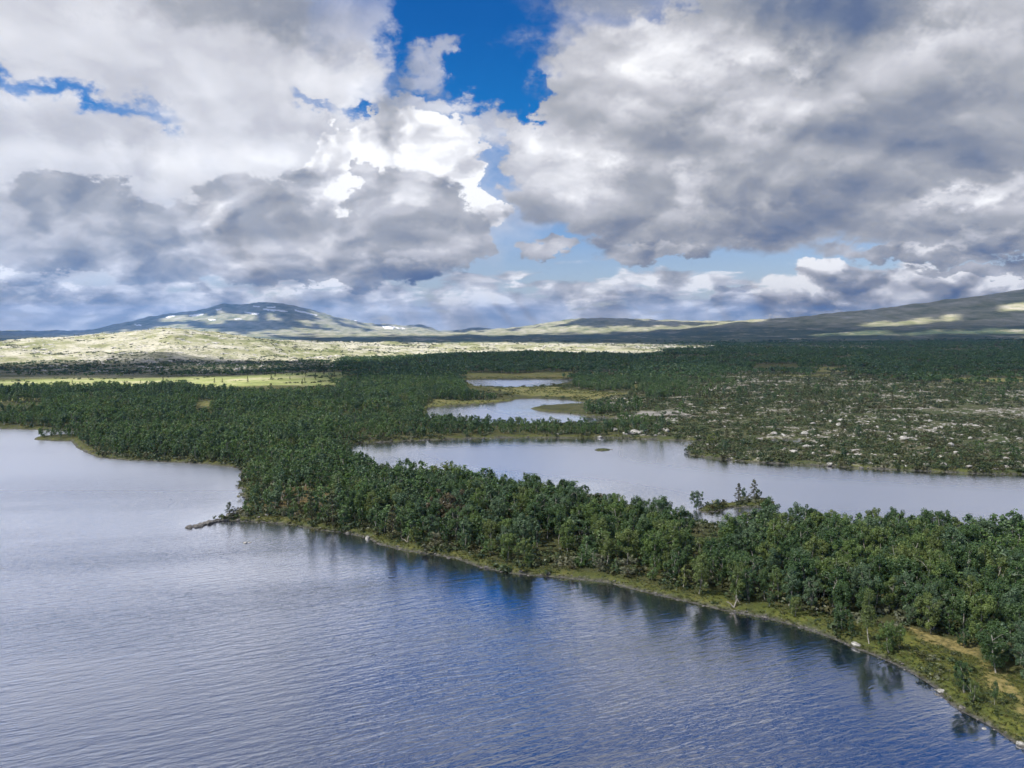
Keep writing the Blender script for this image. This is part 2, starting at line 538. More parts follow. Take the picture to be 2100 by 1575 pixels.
def height(x, y, s=None):
    x = np.asarray(x, float); y = np.asarray(y, float)
    if s is None: s = shore(x, y)
    D = np.hypot(x, y)
    px = 1050 + FPX * x / np.maximum(y, 0.35 * D + 1)
    bank = np.where(s > 0, 0.55 * sst(0, 2.2, s) + 0.25 * np.minimum(s, 2), np.maximum(s * 0.28, -1.6))
    land = bank + 1.1 * sst(3, 30, s) + fbm(x / 23.0, y / 23.0, 3) * 1.6 * sst(1, 14, s) + fbm(x / 3.1, y / 3.1, 2) * 0.30 * sst(0.3, 3, s)
    land = np.where((land > 0) & (np.hypot(x - ISLET[:, 0].mean(), y - ISLET[:, 1].mean()) < 20), land * 0.45, land)
    rough = fbm(x / 160.0, y / 160.0, 5, 0.55)
    far = far_height(px, D) + rough * np.interp(D, [600, 1100, 1800, 2400, 5000, 9000, 12500], [1.5, 4.0, 7.0, 6.0, 14.0, 22.0, 34.0])
    m = sst(560, 880, D) * sst(2, 90, s)
    knoll = sst(1420, 1180, px) * sst(1000, 1250, D) * sst(3000, 2300, D)
    far = far + (np.abs(fbm(x / 70.0 + 3, y / 70.0, 3, 0.6)) * 9.0 - 1.8) * knoll
    return land * (1 - m) + np.maximum(far, 0.6) * m


# ------------------------------------------------------------------ where the sun reaches the ground (gaps in the cloud deck), read off the photograph
LIT = [[(-60, 702), (0, 698), (180, 686), (300, 676), (345, 668), (420, 674), (500, 686), (640, 700), (800, 703), (1000, 702), (1300, 706), (1450, 709), (1440, 713), (1330, 720), (1180, 722), (1100, 722), (960, 725), (850, 733), (760, 745), (720, 745),
        (640, 738), (520, 737), (440, 733), (395, 726), (330, 722), (255, 717), (240, 735), (180, 743), (100, 743), (0, 749), (-60, 751)],
       [(380, 744), (460, 746), (560, 750), (500, 757), (420, 755)],
       [(-60, 775), (60, 772), (130, 770), (200, 767), (290, 774), (370, 772), (440, 770), (560, 766), (625, 772), (645, 783), (720, 790), (560, 800), (500, 803), (430, 795), (340, 788), (200, 800), (0, 792), (-60, 790)],
       [(330, 654), (400, 645), (440, 641), (500, 646), (560, 648), (640, 655), (720, 668), (780, 673), (880, 676), (930, 676), (930, 690), (860, 689), (700, 692), (560, 690), (500, 686), (560, 676), (700, 677), (690, 668), (600, 659), (500, 655), (420, 658), (330, 661)],
       [(620, 635), (700, 652), (780, 663), (900, 676), (780, 676), (700, 664), (640, 652)],
       [(920, 684), (1000, 676), (1080, 668), (1150, 656), (1200, 650), (1170, 662), (1130, 669), (1300, 671), (1420, 668), (1500, 664), (1400, 674), (1250, 684), (1100, 687), (1000, 688)],
       [(1250, 649), (1600, 655), (1560, 663), (1400, 661), (1300, 656)],
       [(1760, 667), (1850, 657), (1960, 650), (1990, 654), (1900, 662), (1800, 671)], [(1655, 689), (1720, 682), (1800, 679), (1900, 678), (2000, 676), (2180, 677), (2180, 681), (1980, 683), (1850, 686)],
       [(2030, 634), (2180, 616), (2180, 628), (2060, 636)],
       [(2080, 691), (2180, 690), (2180, 694), (2090, 695)]]
LIT = [np.array(p, float) for p in LIT]


def sunlit(px, py):
    r = np.zeros(px.shape, bool)
    for p in LIT: r |= inside(p, px, py)
    return r


# ------------------------------------------------------------------ zones of the ground cover
BOG = [poly([(940, 786), (963, 796), (1017, 800), (1067, 799), (1100, 797), (1125, 795), (1150, 803), (1200, 808), (1300, 811), (1290, 800), (1250, 793), (1345, 794), (1330, 802), (1240, 820), (1217, 826), (1167, 818), (1100, 815), (1060, 814), (1000, 806)]),
       poly([(870, 840), (880, 828), (1000, 824), (1050, 821), (1060, 819), (1040, 826), (1000, 832), (913, 836)]),
       poly([(1550, 778), (1700, 776), (1710, 781), (1560, 782)]), poly([(1673, 763), (1735, 765), (1720, 771), (1680, 770)]),
       poly([(1550, 747), (1630, 748), (1620, 752), (1560, 751)]), poly([(-40, 823), (85, 823), (83, 829), (-40, 829)]), poly([(402, 830), (435, 831), (432, 837), (404, 837)]),
       poly([(940, 772), (1180, 772), (1185, 777), (950, 779)]), poly([(160, 824), (205, 824), (200, 828), (165, 828)]), poly([(1950, 783), (2300, 786), (2300, 792), (1960, 790)])]
MUD = poly([(1280, 853), (1330, 850), (1400, 852), (1395, 861), (1330, 863), (1270, 866)])
GRASSBANK = poly([(2500, 1900), (2100, 1535), (1920, 1412), (1700, 1300), (1433, 1236), (1420, 1222), (1533, 1232), (1633, 1262), (1700, 1273), (1767, 1298), (1867, 1316), (1917, 1332), (2017, 1352), (2067, 1384), (2130, 1410), (2500, 1510)])
HEATHGAP = poly([(555, 1020), (600, 1005), (650, 1010), (680, 1030), (700, 1062), (640, 1072), (560, 1066), (520, 1062), (505, 1052), (540, 1040)])
PATH = [at(px, py) for px, py in [(1867, 1306), (1905, 1322), (1950, 1335), (1990, 1350), (2030, 1385), (2060, 1415), (2090, 1445), (2130, 1490)]]

# ================================================================== helpers for objects
def mesh_from(name, verts, faces, smooth=True):
    m = bpy.data.meshes.new(name)
    verts = np.asarray(verts, np.float32)
    if isinstance(faces, np.ndarray):
        nf, k = faces.shape
        m.vertices.add(len(verts))
        m.vertices.foreach_set('co', verts.ravel())
        m.loops.add(nf * k)
        m.loops.foreach_set('vertex_index', faces.astype(np.int32).ravel())
        m.polygons.add(nf)
        m.polygons.foreach_set('loop_start', np.arange(0, nf * k, k, dtype=np.int32))
        m.update(calc_edges=True)
    else:
        m.from_pydata([tuple(v) for v in verts], [], faces)
        m.update()
    m.validate()
    if smooth:
        m.polygons.foreach_set('use_smooth', np.ones(len(m.polygons), bool))
    return m


def link(name, mesh, mat=None, parent=None, loc=None, kind=None, label=None, cat=None, group=None):
    o = bpy.data.objects.new(name, mesh)
    COL.objects.link(o)
    if mat is not None and mesh is not None:
        if not mesh.materials: mesh.materials.append(mat)
    if parent is not None: o.parent = parent
    if loc is not None: o.location = loc
    if kind: o['kind'] = kind
    if label: o['label'] = label
    if cat: o['category'] = cat
    if group: o['group'] = group
    return o


def material(name):
    m = bpy.data.materials.new(name)
    m.use_nodes = True
    t = m.node_tree
    t.nodes.clear()
    out = t.nodes.new('ShaderNodeOutputMaterial')
    return m, t, out


def attr(t, name, out='Fac'):
    n = t.nodes.new('ShaderNodeAttribute')
    n.attribute_name = name
    return X(t, n.outputs[out])


def bsdf(t, out, colour, rough=0.9, normal=None, spec=0.2):
    b = t.nodes.new('ShaderNodeBsdfPrincipled')
    put(t, b.inputs['Base Color'], colour if isinstance(colour, X) else (*colour, 1))
    put(t, b.inputs['Roughness'], rough)
    b.inputs['Specular IOR Level'].default_value = spec
    if normal is not None: put(t, b.inputs['Normal'], normal)
    t.links.new(b.outputs[0], out.inputs['Surface'])
    return b


def bump(t, h, dist, strength=1.0):
    n = t.nodes.new('ShaderNodeBump')
    n.inputs['Strength'].default_value = strength
    put(t, n.inputs['Distance'], dist)
    put(t, n.inputs['Height'], h)
    return X(t, n.outputs[0])


def set_attr(m, name, v):
    a = m.attributes.new(name, 'FLOAT', 'POINT')
    a.data.foreach_set('value', np.asarray(v, np.float32))


# ================================================================== the ground sheet
A_MAX = R(50)
NA = 500
angs = np.linspace(-A_MAX, A_MAX, NA)
ds = [56.0]
while ds[-1] < 15800:
    D_ = ds[-1]
    ds.append(D_ * (1.0055 if D_ < 1100 else 1.0085 if D_ < 2600 else 1.014))
ds = np.array(ds)
ND = len(ds)
GA, GD = np.meshgrid(angs, ds)
GX = GD * np.sin(GA); GY = GD * np.cos(GA)
GS = shore(GX, GY)
GZ = height(GX, GY, GS)
GPX, GPY = pix(GX, GY, GZ)


def zmask(P, soft):
    """1 inside the outline, 0 outside, softened over some metres"""
    r = np.zeros(GX.shape)
    x0, y0 = P.min(0) - 3 * soft; x1, y1 = P.max(0) + 3 * soft
    k = (GX > x0) & (GX < x1) & (GY > y0) & (GY < y1)
    if k.any():
        x, y = GX[k], GY[k]
        dd = dist(P, x, y) * np.where(inside(P, x, y), 1, -1) + fbm(x / (soft * 4), y / (soft * 4), 3) * soft * 3.5
        r[k] = sst(-soft, soft, dd)
    return r


bog = np.zeros(GX.shape)
for b_, sf in zip(BOG, [4, 1.5, 6, 6, 8, 4, 4, 5, 4, 6]): bog = np.maximum(bog, zmask(b_, sf))
mud = zmask(MUD, 3.0)
bankz = zmask(GRASSBANK, 2.0)
gapz = zmask(HEATHGAP, 3.0)
pathz = np.zeros(GX.shape)
k = GD < 190
pp = np.array([(float(a_), float(b_)) for a_, b_ in PATH])
pd = np.full(GX[k].shape, 1e9)
for i in range(len(pp) - 1):
    e = pp[i + 1] - pp[i]
    t_ = np.clip(((GX[k] - pp[i, 0]) * e[0] + (GY[k] - pp[i, 1]) * e[1]) / (e @ e), 0, 1)
    pd = np.minimum(pd, np.hypot(GX[k] - pp[i, 0] - t_ * e[0], GY[k] - pp[i, 1] - t_ * e[1]))
pathz[k] = sst(2.2, 0.3, pd + fbm(GX[k] / 4, GY[k] / 4, 2) * 3.0) 


def heath_amount(x, y, px, py):
    """open rocky heath right of the ponds, thinning into the wood"""
    D = np.hypot(x, y)
    e = sst(1180, 1420, px + (py - 870) * 0.9 + fbm(x / 50, y / 50, 2) * 160)
    return e * sst(250, 262, D) * sst(830, 720, D + (px - 1500) * -0.03 + fbm(x / 60, y / 60, 2) * 120)


heath = heath_amount(GX, GY, GPX, GPY)
hillrock = sst(1480, 1250, GPX + fbm(GX / 120, GY / 120, 2) * 150) * sst(800, 870, GD) * sst(3200, 2400, GD)
hillrock *= np.where(GPX > 700, sst(1150, 1320, GD), 0.30 + 0.70 * sst(1080, 1260, GD + fbm(GX / 90, GY / 90, 3) * 260))
hillrock = np.maximum(hillrock, 0.55 * sst(1250, 1450, GPX) * sst(1900, 1700, GPX) * sst(1500, 1700, GD) * sst(2300, 2000, GD))
strip = sst(760, 640, GPX + fbm(GX / 40, GY / 40, 3) * 120) * sst(640, 670, GD) * sst(830, 790, GD)
fellz = np.maximum(sst(5200, 7500, GD), sst(45, 120, GZ) * sst(3000, 4500, GD))
farwood = sst(2100, 2600, GD) * (1 - fellz)
grass_shore = sst(2.5, 0.6, GS) * (GS > -1)

idx = np.arange(ND * NA).reshape(ND, NA)
QUAD = np.stack([idx[:-1, :-1], idx[:-1, 1:], idx[1:, 1:], idx[1:, :-1]], -1)
fD = GD[:-1, :-1]; fP = GPX[:-1, :-1]
reg = np.zeros(fD.shape, int)
reg[(fD >= 1060) & (fD < 2500) & (fP < 1460)] = 1
reg[(fD >= 2500)] = 2
reg[(fD >= 3300) & (fP > 1390)] = 3
reg[(fD >= 7300) & (fP <= 1390)] = 4
reg[(fD >= 7300) & (fP <= 925)] = 5
water_under = (np.maximum.reduce([GS[:-1, :-1], GS[1:, :-1], GS[:-1, 1:], GS[1:, 1:]]) < -8)
reg[water_under] = -1

gm, t, out = material('moor_ground')
geo = t.nodes.new('ShaderNodeNewGeometry')
pos = X(t, geo.outputs['Position'])
n_s = noise(t, pos, 1.1, 4, 0.65)
n_m = noise(t, pos, 0.16, 5, 0.6)
n_l = noise(t, pos, 0.022, 4, 0.6)
n_xl = noise(t, pos, 0.0032, 5, 0.62)
n_f = noise(t, vmath(t, 'MULTIPLY', pos, (0.012, 0.004, 0.02)), 1.0, 6, 0.65)
rocky = voronoi(t, pos, 0.28, 1.0, 0.5, feature='F1')
c = ramp(t, n_m + (n_s - 0.5) * 0.5, [(0.25, (0.030, 0.038, 0.015)), (0.5, (0.060, 0.066, 0.026)), (0.75, (0.095, 0.085, 0.036))])
h_c = ramp(t, n_m * 0.6 + n_l * 0.4 + (n_s - 0.5) * 0.45, [(0.32, (0.040, 0.060, 0.024)), (0.48, (0.066, 0.079, 0.034)), (0.57, (0.080, 0.068, 0.037)), (0.66, (0.092, 0.110, 0.048))])
c = mix(t, attr(t, 'heath'), c, h_c)
rk = ramp(t, n_s, [(0.3, (0.22, 0.21, 0.20)), (0.7, (0.46, 0.45, 0.42))])
rkm = (n_m * 0.55 + n_s * 0.45 + n_l * 0.25).ss(0.675, 0.72)
c = mix(t, rkm * attr(t, 'heath'), c, rk)
# pale rocky hill: lichen-grey rock with green hollows
hr = ramp(t, n_m * 0.35 + n_l * 0.5 + (n_s - 0.5) * 0.3 + (n_xl - 0.5) * 0.5, [(0.28, (0.10, 0.12, 0.045)), (0.38, (0.22, 0.225, 0.12)), (0.46, (0.40, 0.385, 0.32)), (0.62, (0.50, 0.485, 0.43))])
hr = mix(t, (n_m * 0.6 + n_s * 0.4 + (n_xl - 0.5) * 0.5).ss(0.545, 0.60), hr, (0.085, 0.095, 0.050))
c = mix(t, attr(t, 'hill'), c, hr)
c = mix(t, attr(t, 'strip'), c, ramp(t, n_l * 0.6 + n_m * 0.4, [(0.36, (0.12, 0.15, 0.05)), (0.5, (0.22, 0.25, 0.09)), (0.62, (0.36, 0.34, 0.22))]))
c = mix(t, attr(t, 'gap'), c, ramp(t, n_m * 0.6 + n_s * 0.4, [(0.3, (0.055, 0.055, 0.022)), (0.5, (0.105, 0.080, 0.036)), (0.7, (0.14, 0.115, 0.05))]))
c = mix(t, attr(t, 'bog'), c, ramp(t, n_m * 0.6 + n_l * 0.4, [(0.3, (0.085, 0.105, 0.035)), (0.5, (0.15, 0.15, 0.055)), (0.7, (0.20, 0.165, 0.075))]))
c = mix(t, attr(t, 'mud'), c, ramp(t, n_m, [(0.3, (0.16, 0.155, 0.14)), (0.7, (0.30, 0.29, 0.27))]))
c = mix(t, attr(t, 'bank'), c, ramp(t, n_m * 0.5 + n_s * 0.5, [(0.3, (0.040, 0.052, 0.016)), (0.48, (0.082, 0.100, 0.024)), (0.6, (0.135, 0.140, 0.032)), (0.74, (0.100, 0.080, 0.032))]))
c = mix(t, attr(t, 'path') * (n_s * 1.2 + n_m * 0.6).ss(0.6, 1.0), c, ramp(t, n_s, [(0.3, (0.17, 0.145, 0.050)), (0.7, (0.30, 0.245, 0.105))]))
# far country: wooded plain and bare fells
fw = ramp(t, n_xl * 0.45 + n_f * 0.3 + n_l * 0.35 - 0.03, [(0.38, (0.036, 0.056, 0.034)), (0.50, (0.064, 0.090, 0.052)), (0.57, (0.115, 0.125, 0.07)), (0.64, (0.30, 0.29, 0.25))])
c = mix(t, attr(t, 'farwood'), c, fw)
fe = ramp(t, n_f * 0.7 + n_xl * 0.45 - 0.08, [(0.32, (0.10, 0.12, 0.05)), (0.44, (0.22, 0.225, 0.12)), (0.56, (0.34, 0.325, 0.235)), (0.70, (0.46, 0.44, 0.38))])
c = mix(t, attr(t, 'fell'), c, fe)
c = mix(t, attr(t, 'wet'), c, ramp(t, n_s, [(0.35, (0.03, 0.03, 0.03)), (0.66, (0.13, 0.125, 0.12))]))
hb_ = n_s * 0.25 + n_m * 2.0 + n_l * 4.0 * attr(t, 'hill') + n_f * 25.0 * attr(t, 'fell')
bsdf(t, out, c, 0.95, bump(t, hb_, 1.0, 0.7))
GROUND = gm

NAMES = ['ground', 'rocky_hill', 'plain', 'fell', 'low_hill', 'mountain']
LABELS = ['boggy moorland ground with heath, woodland floor and lake banks', 'low pale hill of lichen-grey rock behind the wood', 'dark wooded plain at the foot of the fells',
          'long bare fell rising to the right', 'rounded bare hill on the skyline between mountain and fell', 'broad grey mountain with snow patches near its summit']
verts = np.stack([GX, GY, GZ], -1).reshape(-1, 3)
ATT = dict(heath=heath, gap=gapz, hill=hillrock, strip=strip, bog=bog, mud=mud, bank=np.maximum(bankz, 0.8 * grass_shore), path=pathz, farwood=farwood, fell=fellz,
           wet=sst(0.9, 0.2, GS) * (GD < 900))
GROUND_OBJ = {}
for r_, nm in enumerate(NAMES):
    q_ = QUAD[reg == r_]
    used, inv_ = np.unique(q_, return_inverse=True)
    m = mesh_from(nm, verts[used], inv_.reshape(q_.shape))
    for an, av in ATT.items(): set_attr(m, an, av.reshape(-1)[used])
    GROUND_OBJ[nm] = link(nm, m, gm, kind='structure', label=LABELS[r_])

# ---- snow lying in the hollows of the mountain: draped patches a metre or two thick
SNOW = [[(343, 650), (352, 648), (362, 647.5), (360, 649.5), (350, 651.5), (341, 653.5)], [(389, 646), (405, 643.5), (421, 643.8), (417, 647), (404, 649), (390, 648)],
        [(444, 634), (456, 633), (459, 635), (447, 636.5)], [(502, 640), (520, 640.5), (535, 642), (530, 645), (512, 643.5)], [(539, 632.5), (560, 634.5), (585, 637), (594, 640), (575, 638.8), (552, 637), (541, 635)],
        [(521, 627), (536, 629), (534, 630.5), (522, 629)], [(546, 630), (566, 629), (568, 630.5), (550, 632)], [(604, 634), (622, 638), (640, 643), (654, 647.5), (640, 646), (620, 641.5), (606, 638)],
        [(429, 655), (446, 655.5), (447, 657), (431, 657)], [(482, 654), (498, 653.5), (497, 655), (484, 655.5)], [(783, 668), (798, 668.5), (812, 671), (806, 675), (795, 676), (788, 673)], [(810, 671), (826, 672), (832, 675), (818, 675)],
        [(277, 665.5), (292, 666), (293, 668), (281, 667.5)], [(727, 656.5), (735, 657), (734, 658.5), (728, 658)]]
sm, t, out = material('old_snow')
bsdf(t, out, (0.80, 0.82, 0.86), 0.6)
far_k = (GD > 7000) & (GD < 14500) & (GPX < 960)
for pts in SNOW:
    P_ = np.array(pts, float)
    fc = [inside(P_, a_, b_) for a_, b_ in [(GPX[:-1, :-1], GPY[:-1, :-1])]][0]
    # finer patch: sample the slope along each bearing where the outline covers it
    xs = np.linspace(P_[:, 0].min(), P_[:, 0].max(), 26)
    V, F = [], []
    prev = None
    Ds = np.linspace(8200, 12480, 400)
    for x_ in xs:
        a_ = math.atan((x_ - 1050) / FPX)
        hx, hy = Ds * math.sin(a_), Ds * math.cos(a_)
        hz = height(hx, hy, np.full(Ds.shape, 300.0))
        _, py_ = pix(hx, hy, hz)
        vis = py_ <= np.minimum.accumulate(py_) + 1e-9
        ins = inside(P_, np.full(Ds.shape, x_), py_) & vis
        if ins.sum() < 1:
            prev = None
            continue
        w_ = np.where(ins)[0]
        lo, hi = max(w_[0] - 1, 0), min(w_[-1] + 1, len(Ds) - 1)
        kk = np.linspace(lo, hi, 7).astype(int)
        cur = []
        for n_, k_ in enumerate(kk):
            cur.append(len(V))
            V.append((hx[k_], hy[k_], hz[k_] + (-2 if n_ in (0, 6) else 7)))
        if prev:
            for n_ in range(6): F.append((prev[n_], prev[n_ + 1], cur[n_ + 1], cur[n_]))
        prev = cur
    if F:
        link('snow_patch', mesh_from('snow_patch', V, F), sm, GROUND_OBJ['mountain'])

# ================================================================== water
wm, t, out = material('lake_water')
geo = t.nodes.new('ShaderNodeNewGeometry')
pos = X(t, geo.outputs['Position'])


def turned(ang, sx, sy):
    n = t.nodes.new('ShaderNodeMapping')
    put(t, n.inputs[0], pos)
    n.inputs[2].default_value = (0, 0, -R(ang))
    n.inputs[3].default_value = (1, 1, 1)
    return vmath(t, 'MULTIPLY', X(t, n.outputs[0]), (sx, sy, 1.0))


w0 = noise(t, turned(27, 0.17, 0.82), 1.0, 2.0, 0.5, dist=0.35)
w1 = noise(t, turned(22, 0.55, 1.8), 1.0, 2.0, 0.5, dist=0.4)
w2 = noise(t, turned(40, 1.7, 3.4), 1.0, 3.0, 0.6)
gust = noise(t, turned(12, 0.006, 0.028), 1.0, 3.0, 0.55)
calm = attr(t, 'calm')
h = w0 * 0.125 + w1 * 0.085 + w2 * 0.045
amp_ = calm.ss(0.0, 1.0, 1.0, 0.38, 'LINEAR') * gust.ss(0.34, 0.66, 0.45, 1.25)
nrm = bump(t, h, amp_ * 1.0, 1.0)
fr = t.nodes.new('ShaderNodeFresnel')
fr.inputs['IOR'].default_value = 1.7
t.links.new(nrm.s, fr.inputs['Normal'])
g = t.nodes.new('ShaderNodeBsdfGlossy')
g.inputs['Color'].default_value = (0.95, 0.96, 1.0, 1)
put(t, g.inputs['Roughness'], attr(t, 'wind').ss(0.0, 1.0, 0.11, 0.36, 'LINEAR'))
t.links.new(nrm.s, g.inputs['Normal'])
df = t.nodes.new('ShaderNodeBsdfDiffuse')
df.inputs['Color'].default_value = (0.003, 0.008, 0.032, 1)
ms = t.nodes.new('ShaderNodeMixShader')
fac = X(t, fr.outputs[0]).ss(0.06, 0.30, 0.37, 1.0, 'LINEAR')
t.links.new(fac.s, ms.inputs[0])
t.links.new(df.outputs[0], ms.inputs[1])
t.links.new(g.outputs[0], ms.inputs[2])
t.links.new(ms.outputs[0], out.inputs['Surface'])

wa = np.linspace(-math.pi, math.pi, 721)
wd = [6.0]
while wd[-1] < 900: wd.append(wd[-1] * 1.018)
wd = np.array(wd)
WA, WD = np.meshgrid(wa[:-1], wd)
WX = WD * np.sin(WA); WY = WD * np.cos(WA)
best = np.full(WX.shape, 1e9); which = np.zeros(WX.shape, int)
for k_, L in enumerate(LAKES):
    dd = dist(L, WX, WY) * np.where(inside(L, WX, WY), -1, 1)
    which = np.where(dd < best, k_, which); best = np.minimum(best, dd)
n_a = 720
ids = np.arange(len(wd) * n_a).reshape(len(wd), n_a)
nx = np.roll(ids, -1, axis=1)
WQ = np.stack([ids[:-1], nx[:-1], nx[1:], ids[1:]], -1).reshape(-1, 4)
fb_ = best.reshape(-1)[WQ].min(1); fw_ = which.reshape(-1)[WQ][np.arange(len(WQ)), best.reshape(-1)[WQ].argmin(1)]
wv = np.stack([WX, WY, np.zeros_like(WX)], -1).reshape(-1, 3)
WLAB = ['large rippled lake in front of the wooded shore', 'middle lake behind the wooded strip of land', 'small lake between wood and bog beyond the middle lake', 'farthest small lake below the dark wooded ridge', 'puddle among boulders on the heath', 'tiny tarn far out on the heath']
for k_, nm in enumerate(['lake_water', 'lake_water', 'pond_water', 'pond_water', 'puddle_water', 'pond_water']):
    q_ = WQ[(fb_ < 3.0) & (fw_ == k_)]
    used, inv_ = np.unique(q_, return_inverse=True)
    m = mesh_from(nm, wv[used], inv_.reshape(q_.shape))
    sd_ = -best.reshape(-1)[used]
    xx, yy = wv[used, 0], wv[used, 1]
    if k_ == 0:      # sheltered water under the trees of the bank
        cl = sst(26, 4, sd_ + fbm(xx / 30, yy / 30, 2) * 14) * sst(-70, -10, xx + yy * 0.0)
        cl = np.maximum(cl, sst(12, 2, sd_))
    else:
        cl = np.full(len(used), 0.75)
    set_attr(m, 'calm', cl)
    set_attr(m, 'wind', sst(100, 300, yy) if k_ == 0 else 0.85 * sst(6, 34, sd_))      # ruffled finely out on the open water
    link(nm, m, wm, kind='structure', label=WLAB[k_])

# ================================================================== the cloud deck that shades the land: high above the camera's view, with gaps where the sun comes through
def cloud_stuff(name, clear):
    cm, t, out = material(name)
    dfn = t.nodes.new('ShaderNodeBsdfDiffuse'); dfn.inputs['Color'].default_value = (0.85, 0.86, 0.88, 1)
    trn = t.nodes.new('ShaderNodeBsdfTranslucent'); trn.inputs['Color'].default_value = (0.55, 0.56, 0.58, 1)
    ad = t.nodes.new('ShaderNodeMixShader'); ad.inputs[0].default_value = 0.45
    t.links.new(dfn.outputs[0], ad.inputs[1]); t.links.new(trn.outputs[0], ad.inputs[2])
    tp = t.nodes.new('ShaderNodeBsdfTransparent')
    thin = t.nodes.new('ShaderNodeMixShader'); thin.inputs[0].default_value = clear      # how much passes each face of the cloud
    t.links.new(ad.outputs[0], thin.inputs[1]); t.links.new(tp.outputs[0], thin.inputs[2])
    t.links.new(thin.outputs[0], out.inputs['Surface'])
    return cm


THIN, THICK = cloud_stuff('thin_cloud', 0.70), cloud_stuff('thick_cloud', 0.18)
MEDIUM = cloud_stuff('medium_cloud', 0.48)
DECK = 7000.0
k1 = np.arange(0, ND, 2)
da = angs[::2]; dd_ = np.concatenate([[3.0, 20.0, 40.0], ds[k1]])
CA, CD = np.meshgrid(da, dd_)
CX, CY = CD * np.sin(CA), CD * np.cos(CA)
CS = np.full(CX.shape, 50.0)
CZ = np.vstack([np.zeros((3, len(da))), GZ[k1][:, ::2]])
cpx, cpy = pix(CX, CY, CZ + np.where((CD > 620) & (CD < 1700), 1.5, 0))
vis = np.vstack([np.ones((3, len(da)), bool), (GPY[k1][:, ::2] <= np.minimum.accumulate(GPY, axis=0)[k1][:, ::2] + 1.5)])
lit = sunlit(cpx + fbm(CA * 45, np.log(CD) * 30, 3) * 22, cpy + fbm(CA * 70 + 7, np.log(CD) * 45, 3) * 2.6) & vis
lit &= (CD < 2600) | (fbm(CA * 55 + 3, np.log(CD) * 60, 4, 0.65) > -0.22)
# behind a ridge nothing is seen: carry on what the ridge line shows
for r_ in range(1, lit.shape[0]):
    lit[r_] = np.where(vis[r_], lit[r_], lit[r_ - 1])
ok = (lit[:-1, :-1].astype(int) + lit[1:, :-1] + lit[:-1, 1:] + lit[1:, 1:]) < 2
ids = np.arange(CX.size).reshape(CX.shape)
CQ = np.stack([ids[:-1, :-1], ids[:-1, 1:], ids[1:, 1:], ids[1:, :-1]], -1)
sh = SUN_DIR / SUN_DIR[2]
solid = ok
q_ = CQ[solid]
used, inv_ = np.unique(q_, return_inverse=True)
fq = inv_.reshape(q_.shape)
lump = DECK + fbm(CX / 500, CY / 500, 4).reshape(-1)[used] * 500
gx, gy, gz = CX.reshape(-1)[used], CY.reshape(-1)[used], CZ.reshape(-1)[used]
low = np.stack([gx + sh[0] * (lump - gz), gy + sh[1] * (lump - gz), lump], -1)
thick = 250 + 150 * fbm(CX / 300 + 5, CY / 300, 4).reshape(-1)[used]
top = low + (thick[:, None]) * (sh[None, :])
nU = len(used)
ed = np.sort(np.stack([fq, np.roll(fq, -1, 1)], -1).reshape(-1, 2), axis=1)
ed_or = np.stack([fq, np.roll(fq, -1, 1)], -1).reshape(-1, 2)
key = ed[:, 0].astype(np.int64) * nU + ed[:, 1]
_, first, cnt = np.unique(key, return_index=True, return_counts=True)
be = ed_or[first[cnt == 1]]
side = np.stack([be[:, 0], be[:, 1], be[:, 1] + nU, be[:, 0] + nU], -1)
m = mesh_from('clouds', np.vstack([low, top]), np.vstack([fq[:, ::-1], fq + nU, side]))
m.materials.append(THIN); m.materials.append(THICK); m.materials.append(MEDIUM)
far_v = np.where(1050 + FPX * gx / np.maximum(gy, 1) < 800 + 60 * fbm(gx / 90, gy / 90, 2), np.hypot(gx, gy) > 640, np.hypot(gx, gy) > 780 + 250 * fbm(gx / 200, gy / 200, 2)).astype(np.int32)
far_v = np.where((far_v == 1) & (gx > -0.17 * gy) & (np.hypot(gx, gy) < 2600), 2, far_v)
allf = np.vstack([fq, fq, side % nU])
m.polygons.foreach_set('material_index', far_v[allf[:, 0]] if len(m.polygons) == len(allf) else np.zeros(len(m.polygons), np.int32))
link('clouds', m, None, kind='stuff', label='grey cloud deck overhead whose gaps let sun patches onto the land')

# ================================================================== haze
hm, t, out = material('haze')
pv = t.nodes.new('ShaderNodeVolumePrincipled')
pv.inputs['Color'].default_value = (0.12, 0.40, 1.0, 1)
pv.inputs['Density'].default_value = 4.8e-5
pv.inputs['Anisotropy'].default_value = 0.2
t.links.new(pv.outputs[0], out.inputs['Volume'])
hx0, hx1, hy0, hy1, hz0, hz1 = -14000, 14000, -1200, 16800, -3.2, 560
V = [(hx0, hy0, hz0), (hx1, hy0, hz0), (hx1, hy1, hz0), (hx0, hy1, hz0), (hx0, hy0, hz1), (hx1, hy0, hz1), (hx1, hy1, hz1), (hx0, hy1, hz1)]
F = [(0, 3, 2, 1), (4, 5, 6, 7), (0, 1, 5, 4), (1, 2, 6, 5), (2, 3, 7, 6), (3, 0, 4, 7)]
link('haze', mesh_from('haze', V, F, smooth=False), hm, kind='stuff', label='thin blue air haze over the whole landscape')

